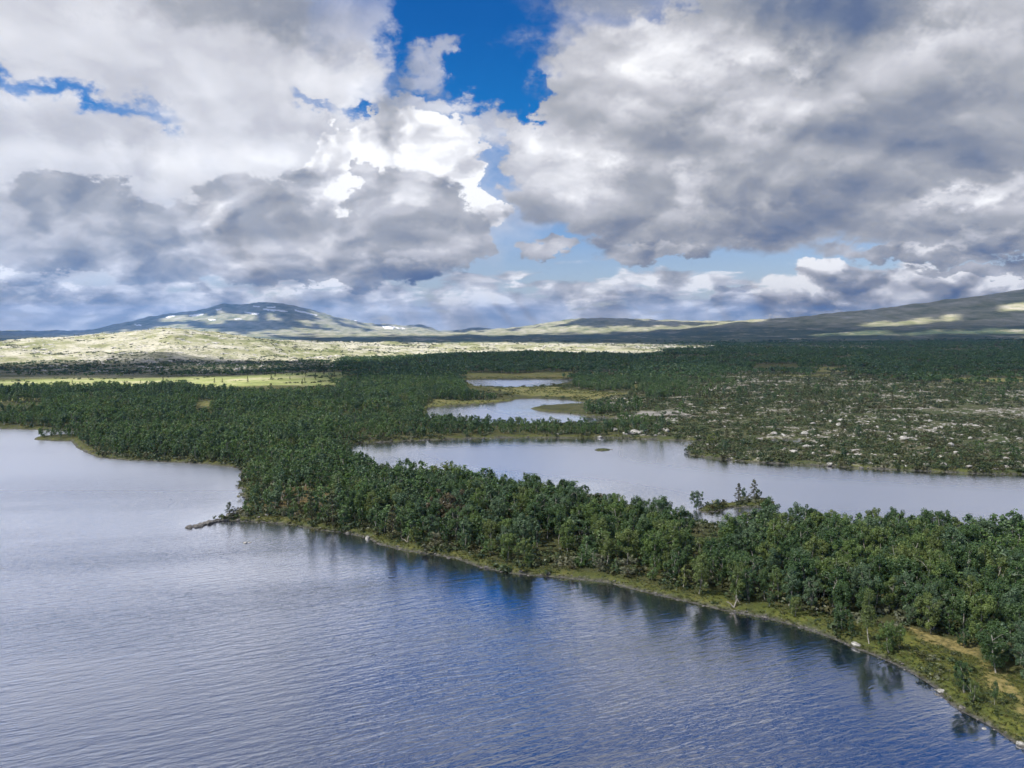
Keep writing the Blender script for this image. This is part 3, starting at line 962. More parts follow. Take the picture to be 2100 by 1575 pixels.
# ================================================================== plants and stones: shapes
def leaf_material(name, cols, trans=0.30, jitter=0.55):
    m, t, out = material(name)
    oi = t.nodes.new('ShaderNodeObjectInfo')
    rnd = X(t, oi.outputs['Random'])
    tone = attr(t, 'tone')
    c = ramp(t, rnd, cols)
    hs = t.nodes.new('ShaderNodeHueSaturation')
    put(t, hs.inputs['Value'], tone.ss(0.0, 1.0, 1.0 - jitter, 1.0 + jitter, 'LINEAR'))
    put(t, hs.inputs['Hue'], tone.ss(0.0, 1.0, 0.515, 0.485, 'LINEAR'))
    put(t, hs.inputs['Color'], c)
    c = X(t, hs.outputs[0])
    d_ = t.nodes.new('ShaderNodeBsdfDiffuse'); put(t, d_.inputs['Color'], c)
    tr = t.nodes.new('ShaderNodeBsdfTranslucent'); put(t, tr.inputs['Color'], c)
    gl = t.nodes.new('ShaderNodeBsdfGlossy'); gl.inputs['Roughness'].default_value = 0.45; gl.inputs['Color'].default_value = (0.7, 0.75, 0.75, 1)
    a_ = t.nodes.new('ShaderNodeMixShader'); a_.inputs[0].default_value = trans
    t.links.new(d_.outputs[0], a_.inputs[1]); t.links.new(tr.outputs[0], a_.inputs[2])
    b_ = t.nodes.new('ShaderNodeMixShader'); b_.inputs[0].default_value = 0.035
    t.links.new(a_.outputs[0], b_.inputs[1]); t.links.new(gl.outputs[0], b_.inputs[2])
    t.links.new(b_.outputs[0], out.inputs['Surface'])
    return m


BIRCH_LEAF = leaf_material('birch_leaves', [(0.0, (0.076, 0.140, 0.046)), (0.3, (0.099, 0.176, 0.048)), (0.55, (0.116, 0.185, 0.062)), (0.8, (0.089, 0.153, 0.068)), (1.0, (0.151, 0.185, 0.051))])
BROWN_LEAF = leaf_material('reddish_leaves', [(0.0, (0.105, 0.088, 0.048)), (1.0, (0.118, 0.096, 0.052))])
GREY_LEAF = leaf_material('willow_leaves', [(0.0, (0.159, 0.176, 0.109)), (1.0, (0.197, 0.200, 0.127))])
PINE_LEAF = leaf_material('pine_needles', [(0.0, (0.052, 0.070, 0.035)), (0.5, (0.069, 0.089, 0.039)), (1.0, (0.094, 0.095, 0.042))], 0.12)
SHRUB_LEAF = leaf_material('shrub_leaves', [(0.0, (0.052, 0.082, 0.034)), (0.35, (0.068, 0.100, 0.040)), (0.6, (0.088, 0.110, 0.044)), (0.85, (0.092, 0.084, 0.042)), (1.0, (0.078, 0.118, 0.050))])
GRASS_LEAF = leaf_material('sedge_blades', [(0.0, (0.060, 0.085, 0.024)), (0.5, (0.092, 0.112, 0.030)), (1.0, (0.135, 0.130, 0.042))])

bk, t, out = material('birch_bark')
geo = t.nodes.new('ShaderNodeTexCoord')
pos = X(t, geo.outputs['Object'])
n1 = noise(t, vmath(t, 'MULTIPLY', pos, (2.0, 2.0, 7.0)), 1.5, 3, 0.6)
bsdf(t, out, ramp(t, n1, [(0.36, (0.06, 0.055, 0.05)), (0.46, (0.36, 0.345, 0.31)), (0.7, (0.52, 0.50, 0.46))]), 0.8)
BARK = bk
bk2, t, out = material('grey_bark')
bsdf(t, out, (0.115, 0.095, 0.075), 0.9)
DARKBARK = bk2
bw, t, out = material('bleached_wood')
bsdf(t, out, (0.34, 0.315, 0.275), 0.85)
DEADWOOD = bw
st, t, out = material('lichen_stone')
geo = t.nodes.new('ShaderNodeTexCoord')
pos = X(t, geo.outputs['Object'])
oi = t.nodes.new('ShaderNodeObjectInfo')
n1 = noise(t, pos, 2.3, 5, 0.65)
n2 = noise(t, pos, 0.9, 2, 0.5)
c = ramp(t, n1 * 0.7 + n2 * 0.3, [(0.33, (0.12, 0.12, 0.11)), (0.45, (0.30, 0.295, 0.28)), (0.6, (0.50, 0.49, 0.47)), (0.72, (0.60, 0.59, 0.56))])
c = mix(t, X(t, oi.outputs['Random']).ss(0.55, 1.0, 0.0, 0.45), c, (0.33, 0.30, 0.29))
bsdf(t, out, c, 0.9, bump(t, n1, 0.25, 0.6))
STONE = st


sw, t, out = material('wet_stone')
geo = t.nodes.new('ShaderNodeTexCoord')
oi = t.nodes.new('ShaderNodeObjectInfo')
n1 = noise(t, X(t, geo.outputs['Object']), 2.3, 5, 0.65)
c = ramp(t, n1, [(0.33, (0.045, 0.043, 0.042)), (0.5, (0.13, 0.125, 0.12)), (0.7, (0.27, 0.26, 0.25))])
c = mix(t, X(t, oi.outputs['Random']).ss(0.8, 1.0, 0.0, 0.5), c, (0.36, 0.35, 0.34))
bsdf(t, out, c, 0.7, bump(t, n1, 0.25, 0.6))
WETSTONE = sw


class Geo:
    """collects triangles and quads of one mesh"""
    def __init__(self):
        self.v, self.f, self.tone, self.mi, self.n = [], [], [], [], 0

    def add(self, v, f, tone=0.5, mi=0):
        v = np.asarray(v, float)
        f = np.asarray(f, int)
        self.v.append(v); self.f.append(f + self.n)
        self.tone.append(np.broadcast_to(np.asarray(tone, float), (len(v),)).copy())
        self.mi.append(np.full(len(f), mi))
        self.n += len(v)

    def tube(self, pts, rad, sides=6, tone=0.5, mi=0):
        pts = np.asarray(pts, float)
        n = len(pts)
        tang = np.gradient(pts, axis=0)
        tang /= np.linalg.norm(tang, axis=1)[:, None] + 1e-9
        ref = np.array([0.31, 0.95, 0.05])
        a = np.cross(tang, ref); a /= np.linalg.norm(a, axis=1)[:, None] + 1e-9
        b = np.cross(tang, a)
        th = np.linspace(0, 2 * np.pi, sides, endpoint=False)
        ring = a[:, None] * np.cos(th)[None, :, None] + b[:, None] * np.sin(th)[None, :, None]
        v = (pts[:, None] + ring * np.asarray(rad)[:, None, None]).reshape(-1, 3)
        f = []
        for i in range(n - 1):
            for k in range(sides):
                f.append((i * sides + k, i * sides + (k + 1) % sides, (i + 1) * sides + (k + 1) % sides, (i + 1) * sides + k))
        self.add(v, f, tone, mi)

    def leaves(self, g, centre, radius, count, size, up=0.35, tone=0.5, mi=0, squash=0.8):
        """leaf sprays filling a clump: bent four-cornered faces, most of them near its surface"""
        u = g.normal(size=(count, 3)); u /= np.linalg.norm(u, axis=1)[:, None]
        r = radius * g.uniform(0.45, 1.05, count) ** 0.7
        c = np.asarray(centre) + u * r[:, None] * np.array([1, 1, squash])
        nrm = u + np.array([0, 0, up]) + g.normal(size=(count, 3)) * 0.55
        nrm /= np.linalg.norm(nrm, axis=1)[:, None]
        a = np.cross(nrm, g.normal(size=(count, 3))); a /= np.linalg.norm(a, axis=1)[:, None] + 1e-9
        b = np.cross(nrm, a)
        s = size * g.uniform(0.6, 1.3, count)[:, None]
        w = s * g.uniform(0.45, 0.8, count)[:, None]
        v = np.stack([c - a * s, c - b * w - nrm * s * 0.15, c + a * s, c + b * w + nrm * s * 0.2], 1).reshape(-1, 3)
        f = np.arange(count * 4).reshape(-1, 4)
        tn = np.repeat(np.clip(tone + g.normal(size=count) * 0.14, 0, 1), 4)
        self.add(v, f, tn, mi)

    def mesh(self, name, mats, smooth=False):
        v = np.vstack(self.v)
        quads = all(x.shape[1] == 4 for x in self.f)
        f = np.vstack(self.f) if quads else [tuple(r) for x in self.f for r in x]
        m = bpy.data.meshes.new(name)
        m.from_pydata(v.tolist(), [], f.tolist() if quads else f)
        m.update()
        for mt in mats: m.materials.append(mt)
        m.polygons.foreach_set('material_index', np.concatenate(self.mi).astype(np.int32))
        if smooth: m.polygons.foreach_set('use_smooth', np.ones(len(m.polygons), bool))
        set_attr(m, 'tone', np.concatenate(self.tone))
        return m


def birch(seed, H=6.5, width=1.0, stems=1, clumps=26, per=42, leaf=0.17, base=0.30, wood=None, crown=None, split=True, lean=0.5, sides=6):
    """crooked mountain birch; returns (trunk, crown) geometry"""
    g = np.random.default_rng(seed)
    W = wood or Geo(); C = crown or Geo()
    ends = []
    for s_ in range(stems):
        az_ = g.uniform(0, 6.28); l_ = lean * g.uniform(0.3, 1.0) * (1.5 if stems > 1 else 1)
        hh = H * g.uniform(0.86, 1.0)
        n = 7
        z = np.linspace(-0.25, hh * 0.93, n)
        tt = np.linspace(0, 1, n)
        bend = np.cumsum(g.normal(size=(n, 2)) * 0.10, axis=0) * H / 6.5
        bend[0] = 0
        pts = np.stack([math.cos(az_) * l_ * tt ** 0.8 * 1.2 + bend[:, 0] + 0.12 * s_, math.sin(az_) * l_ * tt ** 0.8 * 1.2 + bend[:, 1], z], 1)
        r0 = 0.085 * H / 6.5 * g.uniform(0.8, 1.15) / (stems ** 0.35)
        W.tube(pts, r0 * (1 - 0.86 * tt) + 0.012, sides, mi=0)
        nb = 8 if split else 3
        for b_ in range(nb):
            k = g.uniform(base * 0.9, 0.92)
            p0 = np.array([np.interp(k, tt, pts[:, i]) for i in range(3)])
            a2 = g.uniform(0, 6.28)
            env = width * H * 0.24 * math.sin(math.pi * min(1, max(0.05, (k - base * 0.6) / (1.12 - base * 0.6)))) ** 0.7
            L = env * g.uniform(0.7, 1.1)
            p2 = p0 + np.array([math.cos(a2) * L, math.sin(a2) * L, L * g.uniform(0.35, 0.9)])
            p1 = (p0 + p2) / 2 + np.array([0, 0, 0.12 * L])
            W.tube([p0, p1, p2], [r0 * 0.32, r0 * 0.2, 0.012], 4, mi=0)
            ends.append(p2)
        ends.append(pts[-1])
    axis = pts
    for c_ in range(clumps):
        if c_ < len(ends): p = ends[c_] + g.normal(size=3) * 0.1
        else:
            k = base + (1 - base) * g.uniform(0.02, 1.0) ** 0.85
            p0 = np.array([np.interp(k, tt, axis[:, i]) for i in range(3)])
            kk = min(0.98, max(0.03, (k - base * 0.8) / (1.02 - base * 0.8)))
            env = width * H * 0.43 * kk ** 0.5 * (1 - kk) ** 0.48
            a2 = g.uniform(0, 6.28)
            rr = env * g.uniform(0.2, 1.0) ** 0.7
            p = p0 + np.array([math.cos(a2) * rr, math.sin(a2) * rr, g.normal() * 0.15])
        rad = H * 0.066 * g.uniform(0.7, 1.35) * (26 / max(clumps, 8)) ** 0.33
        C.leaves(g, p, rad, int(per * g.uniform(0.7, 1.3)), leaf, tone=np.clip(0.5 + g.normal() * 0.16, 0.05, 0.95), squash=1.3)
    return W, C


def pine(seed, H=6.0, clumps=22, per=40, leaf=0.15, spread=0.26, base=0.12):
    g = np.random.default_rng(seed)
    W, C = Geo(), Geo()
    n = 6
    tt = np.linspace(0, 1, n)
    pts = np.stack([np.cumsum(g.normal(size=n) * 0.05), np.cumsum(g.normal(size=n) * 0.05), np.linspace(-0.25, H * 0.97, n)], 1)
    pts[:, :2] -= pts[0, :2]
    W.tube(pts, 0.11 * H / 6 * (1 - 0.85 * tt) + 0.015, 6)
    for c_ in range(clumps):
        k = base + (1 - base) * (c_ + g.uniform(0, 1)) / clumps
        p0 = np.array([np.interp(k, tt, pts[:, i]) for i in range(3)])
        env = spread * H * (1.05 - k) ** 0.75 * g.uniform(0.45, 1.05)
        a2 = c_ * 2.4 + g.uniform(-0.5, 0.5)
        p = p0 + np.array([math.cos(a2) * env, math.sin(a2) * env, env * 0.18])
        W.tube([p0, (p0 + p) / 2 + [0, 0, 0.03], p], [0.035, 0.025, 0.01], 4)
        C.leaves(g, p, H * 0.085 * (1.25 - 0.6 * k), per, leaf, tone=np.clip(0.5 + g.normal() * 0.15, 0, 1), squash=0.6)
    C.leaves(g, pts[-1], H * 0.04, per // 2, leaf * 0.8, tone=0.6, squash=1.6)
    return W, C


def join(W, C, name, wood_mat, leaf_mat):
    J = Geo()
    for v, f, tn in zip(W.v, W.f, W.tone): J.v.append(v); J.f.append(f); J.tone.append(tn); J.mi.append(np.full(len(f), 0))
    off = W.n
    for v, f, tn in zip(C.v, C.f, C.tone): J.v.append(v); J.f.append(f + off); J.tone.append(tn); J.mi.append(np.full(len(f), 1))
    return J.mesh(name, [wood_mat, leaf_mat])


def stone_mesh(seed, flat=0.6, sub=2, mat=None):
    g = np.random.default_rng(seed)
    bm = bmesh.new()
    bmesh.ops.create_icosphere(bm, subdivisions=sub, radius=1.0)
    planes = [(Vector(g.normal(size=3)).normalized(), g.uniform(0.62, 0.95)) for _ in range(9)]
    for v in bm.verts:
        p = v.co.copy()
        for nrm, dd in planes:
            e = p.dot(nrm) - dd
            if e > 0: p -= nrm * e * 0.9
        p *= 1 + 0.05 * g.normal()
        v.co = Vector((p.x * 1.1, p.y * g.uniform(0.97, 1.03) * 0.85, p.z * flat))
    m = bpy.data.meshes.new('boulder')
    bm.to_mesh(m); bm.free()
    m.materials.append(mat or STONE)
    return m


# ================================================================== scatter by geometry nodes (only for what nobody could count)
def scatter(name, pts, rotz, scl, var, protos, label, tilt=None):
    m = bpy.data.meshes.new(name)
    m.vertices.add(len(pts))
    m.vertices.foreach_set('co', np.asarray(pts, np.float32).ravel())
    a = m.attributes.new('rot', 'FLOAT_VECTOR', 'POINT')
    rv = np.zeros((len(pts), 3), np.float32); rv[:, 2] = rotz
    if tilt is not None: rv[:, :2] = tilt
    a.data.foreach_set('vector', rv.ravel())
    a = m.attributes.new('scl', 'FLOAT_VECTOR', 'POINT')
    a.data.foreach_set('vector', np.asarray(scl, np.float32).ravel())
    a = m.attributes.new('var', 'INT', 'POINT')
    a.data.foreach_set('value', np.asarray(var, np.int32))
    m.update()
    o = link(name, m, kind='stuff', label=label)
    ng = bpy.data.node_groups.new(name, 'GeometryNodeTree')
    ng.interface.new_socket('Geometry', in_out='INPUT', socket_type='NodeSocketGeometry')
    ng.interface.new_socket('Geometry', in_out='OUTPUT', socket_type='NodeSocketGeometry')
    gi = ng.nodes.new('NodeGroupInput'); go = ng.nodes.new('NodeGroupOutput')
    iop = ng.nodes.new('GeometryNodeInstanceOnPoints')
    gti = ng.nodes.new('GeometryNodeGeometryToInstance')
    L = ng.links.new
    for p in reversed(protos):
        oi_ = ng.nodes.new('GeometryNodeObjectInfo')
        oi_.inputs['Object'].default_value = p
        L(oi_.outputs['Geometry'], gti.inputs[0])

    def named(n_, ty):
        x = ng.nodes.new('GeometryNodeInputNamedAttribute'); x.data_type = ty; x.inputs['Name'].default_value = n_
        return [s_ for s_ in x.outputs if s_.enabled][0]
    L(gi.outputs[0], iop.inputs['Points'])
    L(gti.outputs[0], iop.inputs['Instance'])
    iop.inputs['Pick Instance'].default_value = True
    L(named('var', 'INT'), iop.inputs['Instance Index'])
    L(named('rot', 'FLOAT_VECTOR'), iop.inputs['Rotation'])
    L(named('scl', 'FLOAT_VECTOR'), iop.inputs['Scale'])
    L(iop.outputs[0], go.inputs[0])
    md = o.modifiers.new('scatter', 'NODES')
    md.node_group = ng
    return o


def proto(mesh):
    return bpy.data.objects.new(mesh.name, mesh)


def cells(x0, x1, y0, y1, step, jit=0.42):
    xs = np.arange(x0, x1, step); ys = np.arange(y0, y1, step * 0.9)
    gx, gy = np.meshgrid(xs, ys)
    gx = gx + (np.arange(len(ys)) % 2)[:, None] * step * 0.5
    gx = gx + rng.uniform(-jit, jit, gx.shape) * step
    gy = gy + rng.uniform(-jit, jit, gy.shape) * step
    gx, gy = gx.ravel(), gy.ravel()
    k = np.abs(gx) < gy * 0.80 + 12
    return gx[k], gy[k]


# height lookup on the ground mesh's own grid so that nothing floats or sinks
def lookup(F, x, y):
    D = np.hypot(x, y); a_ = np.arctan2(x, y)
    ci = np.clip((a_ + A_MAX) / (2 * A_MAX) * (NA - 1), 0, NA - 1.001)
    ri = np.interp(D, ds, np.arange(ND)); ri = np.clip(ri, 0, ND - 1.001)
    c0, r0 = ci.astype(int), ri.astype(int)
    fc, fr_ = ci - c0, ri - r0
    return (F[r0, c0] * (1 - fc) + F[r0, c0 + 1] * fc) * (1 - fr_) + (F[r0 + 1, c0] * (1 - fc) + F[r0 + 1, c0 + 1] * fc) * fr_

# ================================================================== plants and stones: where they stand
LEAF_DEEP = leaf_material('deep_green_leaves', [(0.0, (0.059, 0.114, 0.039)), (1.0, (0.078, 0.136, 0.046))])
LEAF_FRESH = leaf_material('fresh_green_leaves', [(0.0, (0.108, 0.178, 0.048)), (1.0, (0.140, 0.182, 0.055))])
LEAF_BLUE = leaf_material('blue_green_leaves', [(0.0, (0.078, 0.140, 0.070)), (1.0, (0.104, 0.164, 0.084))])
TONES = [('deep green', LEAF_DEEP), ('fresh green', LEAF_FRESH), ('bluish green', LEAF_BLUE)]

# near birches: eight shapes, each in three leaf colours
NEAR = []
for k_ in range(9):
    W, C = birch(100 + k_, H=6.5, width=[1.0, 0.85, 1.15, 0.75, 1.05, 0.9, 1.25, 0.7, 0.95][k_], stems=[1, 1, 2, 1, 1, 2, 1, 1, 3][k_], clumps=[44, 40, 48, 34, 46, 48, 52, 32, 50][k_], per=130, leaf=0.088, base=[0.20, 0.26, 0.15, 0.32, 0.18, 0.2, 0.13, 0.36, 0.16][k_])
    wmesh = W.mesh('trunk', [BARK], True)
    NEAR.append((wmesh, [C.mesh('crown', [mt]) for _, mt in TONES]))
# middle distance and far: trunk and crown in one mesh
MID = []
for k_ in range(8):
    W, C = birch(200 + k_, H=6.3, width=[1, 0.9, 1.15, 0.8, 1.05, 0.9, 1.25, 0.7][k_], stems=1 + (k_ % 3 == 2), clumps=24, per=20, leaf=0.23, base=0.16, split=False, sides=4)
    MID.append(proto(join(W, C, 'birch_wood_tree', BARK, [BIRCH_LEAF, LEAF_DEEP, BIRCH_LEAF, LEAF_BLUE][k_ % 4])))
FAR = []
for k_ in range(5):
    g_ = np.random.default_rng(300 + k_)
    W, C = Geo(), Geo()
    for c_ in range(3):
        ox, oy = g_.normal(size=2) * 2.2
        hh = g_.uniform(3.6, 5.6)
        W.tube([(ox, oy, -0.3), (ox + 0.1, oy, hh * 0.6)], [0.09, 0.05], 3)
        for q__ in range(4):
            C.leaves(g_, (ox + g_.normal() * 0.8, oy + g_.normal() * 0.8, hh * g_.uniform(0.4, 0.92)), 0.95, 9, 0.62, tone=np.clip(0.45 + g_.normal() * 0.15, 0, 1))
    FAR.append(proto(join(W, C, 'far_wood_trees', BARK, [BIRCH_LEAF, LEAF_DEEP, LEAF_BLUE, LEAF_DEEP, PINE_LEAF][k_])))
PINES = []
for k_ in range(4):
    W, C = pine(400 + k_, H=6.0, spread=[0.26, 0.30, 0.20, 0.24][k_])
    PINES.append((W.mesh('trunk', [DARKBARK], True), C.mesh('crown', [PINE_LEAF])))
W, C = pine(411, H=6.0, clumps=14, per=26, leaf=0.22, spread=0.2)
FARPINE = [proto(join(W, C, 'far_pine', DARKBARK, PINE_LEAF))]
SHRUBS = []
for k_ in range(6):
    g_ = np.random.default_rng(500 + k_)
    C = Geo()
    for c_ in range(7):
        C.leaves(g_, (g_.normal() * 0.45, g_.normal() * 0.45, g_.uniform(0.05, 0.55)), 0.36, 14, 0.17, tone=np.clip(0.45 + g_.normal() * 0.18, 0, 1), up=0.6)
    SHRUBS.append(proto(C.mesh('shrubs', [SHRUB_LEAF if k_ != 4 else GREY_LEAF])))
TUFTS = []
for k_ in range(4):
    g_ = np.random.default_rng(600 + k_)
    C = Geo()
    n_ = 26
    th = g_.uniform(0, 6.28, n_); r_ = g_.uniform(0, 0.4, n_)
    c0 = np.stack([np.cos(th) * r_, np.sin(th) * r_, np.zeros(n_)], 1)
    lean_ = g_.normal(size=(n_, 3)) * 0.22; lean_[:, 2] = g_.uniform(0.14, 0.36, n_)
    w_ = np.stack([np.cos(th + 1.3), np.sin(th + 1.3), np.zeros(n_)], 1) * 0.05
    v_ = np.stack([c0 - w_, c0 + w_, c0 + lean_ + w_ * 0.3, c0 + lean_ - w_ * 0.3], 1).reshape(-1, 3)
    C.add(v_, np.arange(n_ * 4).reshape(-1, 4), np.repeat(g_.uniform(0.2, 0.8, n_), 4))
    TUFTS.append(proto(C.mesh('sedge', [GRASS_LEAF])))
STONES = [stone_mesh(700 + k_, flat=[0.6, 0.45, 0.75, 0.5, 0.65, 0.55][k_]) for k_ in range(6)]
WETSTONES = [stone_mesh(740 + k_, flat=[0.6, 0.45, 0.7, 0.5][k_], mat=WETSTONE) for k_ in range(4)]
WETPEBBLES = [proto(stone_mesh(760 + k_, flat=0.5, sub=1, mat=WETSTONE)) for k_ in range(4)]
PEBBLES = [proto(stone_mesh(720 + k_, flat=0.5, sub=1)) for k_ in range(4)]


def thing(name, label, cat, loc, rz, group, parts, scale):
    """an Empty at the foot of the thing with a mesh for each of its parts"""
    r = bpy.data.objects.new(name, None)
    COL.objects.link(r)
    r.empty_display_size = 0.2
    r.location = loc; r.rotation_euler = (0, 0, rz); r.scale = scale
    r['label'] = label; r['category'] = cat
    if group: r['group'] = group
    for pn, me in parts:
        c = bpy.data.objects.new(pn, me)
        COL.objects.link(c)
        c.parent = r
    return r


HAND = []          # (x, y) of trees set one by one, kept clear of the scattered ones


def gz_at(x, y): return float(lookup(GZ, np.array([x]), np.array([y]))[0])


def px_height(x, y, z, hpx):
    """real height of something that stands at a point and looks hpx tall in the photograph"""
    dd = math.hypot(math.hypot(x, y), CAM_H - z)
    return hpx / FPX * dd / max(0.6, math.cos(math.atan2(CAM_H - z, math.hypot(x, y))))


def foot(px, py):
    z = 0.8
    for _ in range(4):
        x, y = at(px, py, z)
        x, y = float(x), float(y)
        z = gz_at(x, y)
    return x, y, z


def set_tree(px, py, hpx, kind, label, wide=1.0, var=0, tone=0, group=None, name='birch_tree', cat='tree'):
    x, y, z = foot(px, py)
    h_ = px_height(x, y, z, hpx)
    HAND.append((x, y))
    s_ = h_ / (6.4 if kind == 'birch' else 6.0)
    if kind == 'birch':
        parts = [('trunk', NEAR[var % 9][0]), ('crown', NEAR[var % 9][1][tone])]
    elif kind == 'pine':
        parts = [('trunk', PINES[var % 4][0]), ('crown', PINES[var % 4][1])]
    else:
        parts = [('trunk', kind[0]), ('crown', kind[1])]
    return thing(name, label, cat, (x, y, z - 0.05), rng.uniform(0, 6.28), group, parts, (s_ * wide, s_ * wide, s_))


BG = 'birches along the wooded shore'
bank_trees = [
    (1783, 1335, 96, 0.75, 7, 1, 'tall slender birch standing at the water right of the big shore boulder'),
    (1822, 1351, 58, 1.0, 2, 1, 'bushy birch pair on the grass edge right of the tall slender birch'),
    (1845, 1332, 44, 0.9, 1, 1, 'small birch close behind the bushy pair on the grassy bank'),
    (1728, 1306, 52, 1.1, 0, 0, 'white-trunked birch on the bank left of the tall slender birch'),
    (1714, 1303, 46, 0.9, 3, 2, 'thin birch leaning beside the white-trunked bank birch'),
    (1747, 1300, 34, 0.8, 1, 0, 'low sapling birch between the white-trunked birch and the tall slender one'),
    (1632, 1263, 40, 1.0, 4, 1, 'small airy birch on the green bank where the grass begins'),
    (1622, 1270, 34, 1.0, 3, 0, 'stunted birch in front of the small airy one on the green bank'),
    (1577, 1262, 30, 1.0, 1, 0, 'dwarf pale birch at the water left of the green bank mounds'),
    (1976, 1328, 34, 1.1, 6, 0, 'small round birch standing alone above the sandy path'),
    (1977, 1421, 56, 1.0, 5, 0, 'birch with curved white trunk between path and shore, lower right bank'),
    (1994, 1441, 36, 1.0, 2, 1, 'short birch right below the curved white trunk on the lower right bank'),
    (2038, 1446, 40, 0.6, 7, 0, 'bare-stemmed thin birch nearest the lower right corner of the bank'),
    (1867, 1281, 36, 1.1, 0, 2, 'birch with pale stem at the wood edge above the path start'),
    (1595, 1231, 60, 0.85, 1, 1, 'tall birch with crooked white stem at the front of the wood'),
    (1570, 1232, 66, 0.85, 3, 0, 'tall birch with straight white stem left of the crooked one'),
    (1508, 1236, 74, 0.9, 7, 1, 'slim bright birch beside the bleached fallen stem'),
    (595, 1066, 24, 1.2, 5, 0, 'small grey-stemmed birch on the shore of the stony point'),
    (1200, 1017, 24, 1.5, 6, 0, 'round birch alone on the bare point in the middle lake'),
    (1225, 1022, 12, 1.0, 1, 2, 'tiny sapling right of the round birch on the bare point'),
    (1238, 1026, 15, 1.2, 4, 0, 'small birch at the far end of the bare point'),
    (1428, 1044, 40, 1.2, 6, 2, 'dark birch at the left end of the bog islet'),
    (1527, 1036, 26, 1.0, 7, 2, 'low narrow birch between the two pointed pines on the bog islet'),
    (1556, 1034, 20, 1.1, 6, 0, 'small birch right of the slender pointed pine on the bog islet'),
    (1472, 1036, 15, 1.1, 4, 2, 'tiny birch in the middle of the bog islet'),
]
for (px_, py_, hp, wd_, va, to, lb) in bank_trees: set_tree(px_, py_, hp, 'birch', lb, wd_, va, to, BG)
PG = 'dark pines near the lakes'
for (px_, py_, hp, wd_, va, lb) in [
        (470, 1059, 24, 1.5, 1, 'lone dark pine on the stony spit'), (1514, 1037, 36, 1.05, 3, 'narrow dark pine in the middle of the bog islet'),
        (1545, 1032, 40, 0.95, 0, 'slender pointed pine at the right end of the bog islet'),
        
        (640, 1080, 58, 1.0, 2, 'olive pine at the shore, left of two near the stony point'), (684, 1087, 62, 1.2, 1, 'broad olive pine at the shore, right of two near the stony point'),
        (806, 1115, 66, 1.0, 0, 'olive brown pine at the shore whose dark reflection stands apart'), (555, 798, 13, 1.6, 1, 'solitary dark round pine at the edge of the sunlit meadow')]:
    set_tree(px_, py_, hp, 'pine', lb, wd_, va, 0, PG, 'pine_tree')
Wr, Cr = birch(901, H=6.5, width=1.35, stems=2, clumps=46, per=46, leaf=0.15, base=0.12)
set_tree(920, 1092, 84, (Wr.mesh('trunk', [DARKBARK], True), Cr.mesh('crown', [BROWN_LEAF])), 'broad reddish brown tree among the green birches above the shore', 1.15, name='rowan_tree')
Wr, Cr = birch(903, H=5.0, width=1.2, stems=3, clumps=30, per=40, leaf=0.14, base=0.1)
GREYM = (Wr.mesh('trunk', [DARKBARK], True), Cr.mesh('crown', [GREY_LEAF]))
for (px_, py_, hp, lb) in [(893, 1122, 36, 'grey-leaved willow at the shore below the reddish brown tree'), (1230, 1190, 40, 'pale grey willow bush at the water in the middle of the wooded shore'),
                           (1290, 1195, 46, 'grey willow beside a thick birch on the wooded shore'), (585, 1066, 22, 'pale willow bush on the stony point')]:
    set_tree(px_, py_, hp, GREYM, lb, 1.3, name='willow_bush', cat='bush', group='grey willows on the shore')


# bleached dead wood
def deadwood(px_, py_, size, arms, label, seed):
    x, y, z = foot(px_, py_)
    g_ = np.random.default_rng(seed)
    r = thing('dead_tree', label, 'dead tree', (x, y, z), 0, 'bleached dead trees', [], (1, 1, 1))
    for n_, (dx_, dz_) in enumerate(arms):
        G_ = Geo()
        e = np.array([dx_ * size, g_.normal() * 0.3, dz_ * size])
        mid_ = e * 0.5 + np.array([g_.normal() * 0.2, g_.normal() * 0.2, 0.25]) * size * 0.3
        G_.tube([(0, 0, -0.1), mid_, e], [0.13, 0.10, 0.03], 6)
        for b_ in range(4):
            k = g_.uniform(0.4, 0.9)
            p = mid_ * (1 - k) + e * k
            G_.tube([p, p + g_.normal(size=3) * 0.28 * size * 0.6 + [0, 0, 0.15]], [0.04, 0.012], 4)
        c = bpy.data.objects.new('branch' if n_ else 'stem', G_.mesh('dead_stem', [DEADWOOD], True))
        COL.objects.link(c); c.parent = r


deadwood(1505, 1237, 1.7, [(-0.7, 0.55), (0.35, 0.9)], 'forked bleached stem leaning over the shore in front of the slim bright birch', 1)
deadwood(553, 1010, 3.2, [(-0.5, 0.7), (0.75, 0.2)], 'bleached fallen trunk on the brown heath of the stony point', 2)
deadwood(578, 1028, 2.4, [(0.1, 1.0), (0.3, 0.7)], 'upright pale snag right of the fallen trunk on the stony point', 3)
deadwood(1205, 1080, 2.6, [(-0.5, 0.8), (0.5, 0.7)], 'pale bare branches sticking out of the wood below the bare point', 4)
deadwood(836, 1112, 2.2, [(0.3, 0.9), (-0.6, 0.4)], 'dead pale twigs on the shore right of the olive brown pine', 5)
HANDA = np.array(HAND)


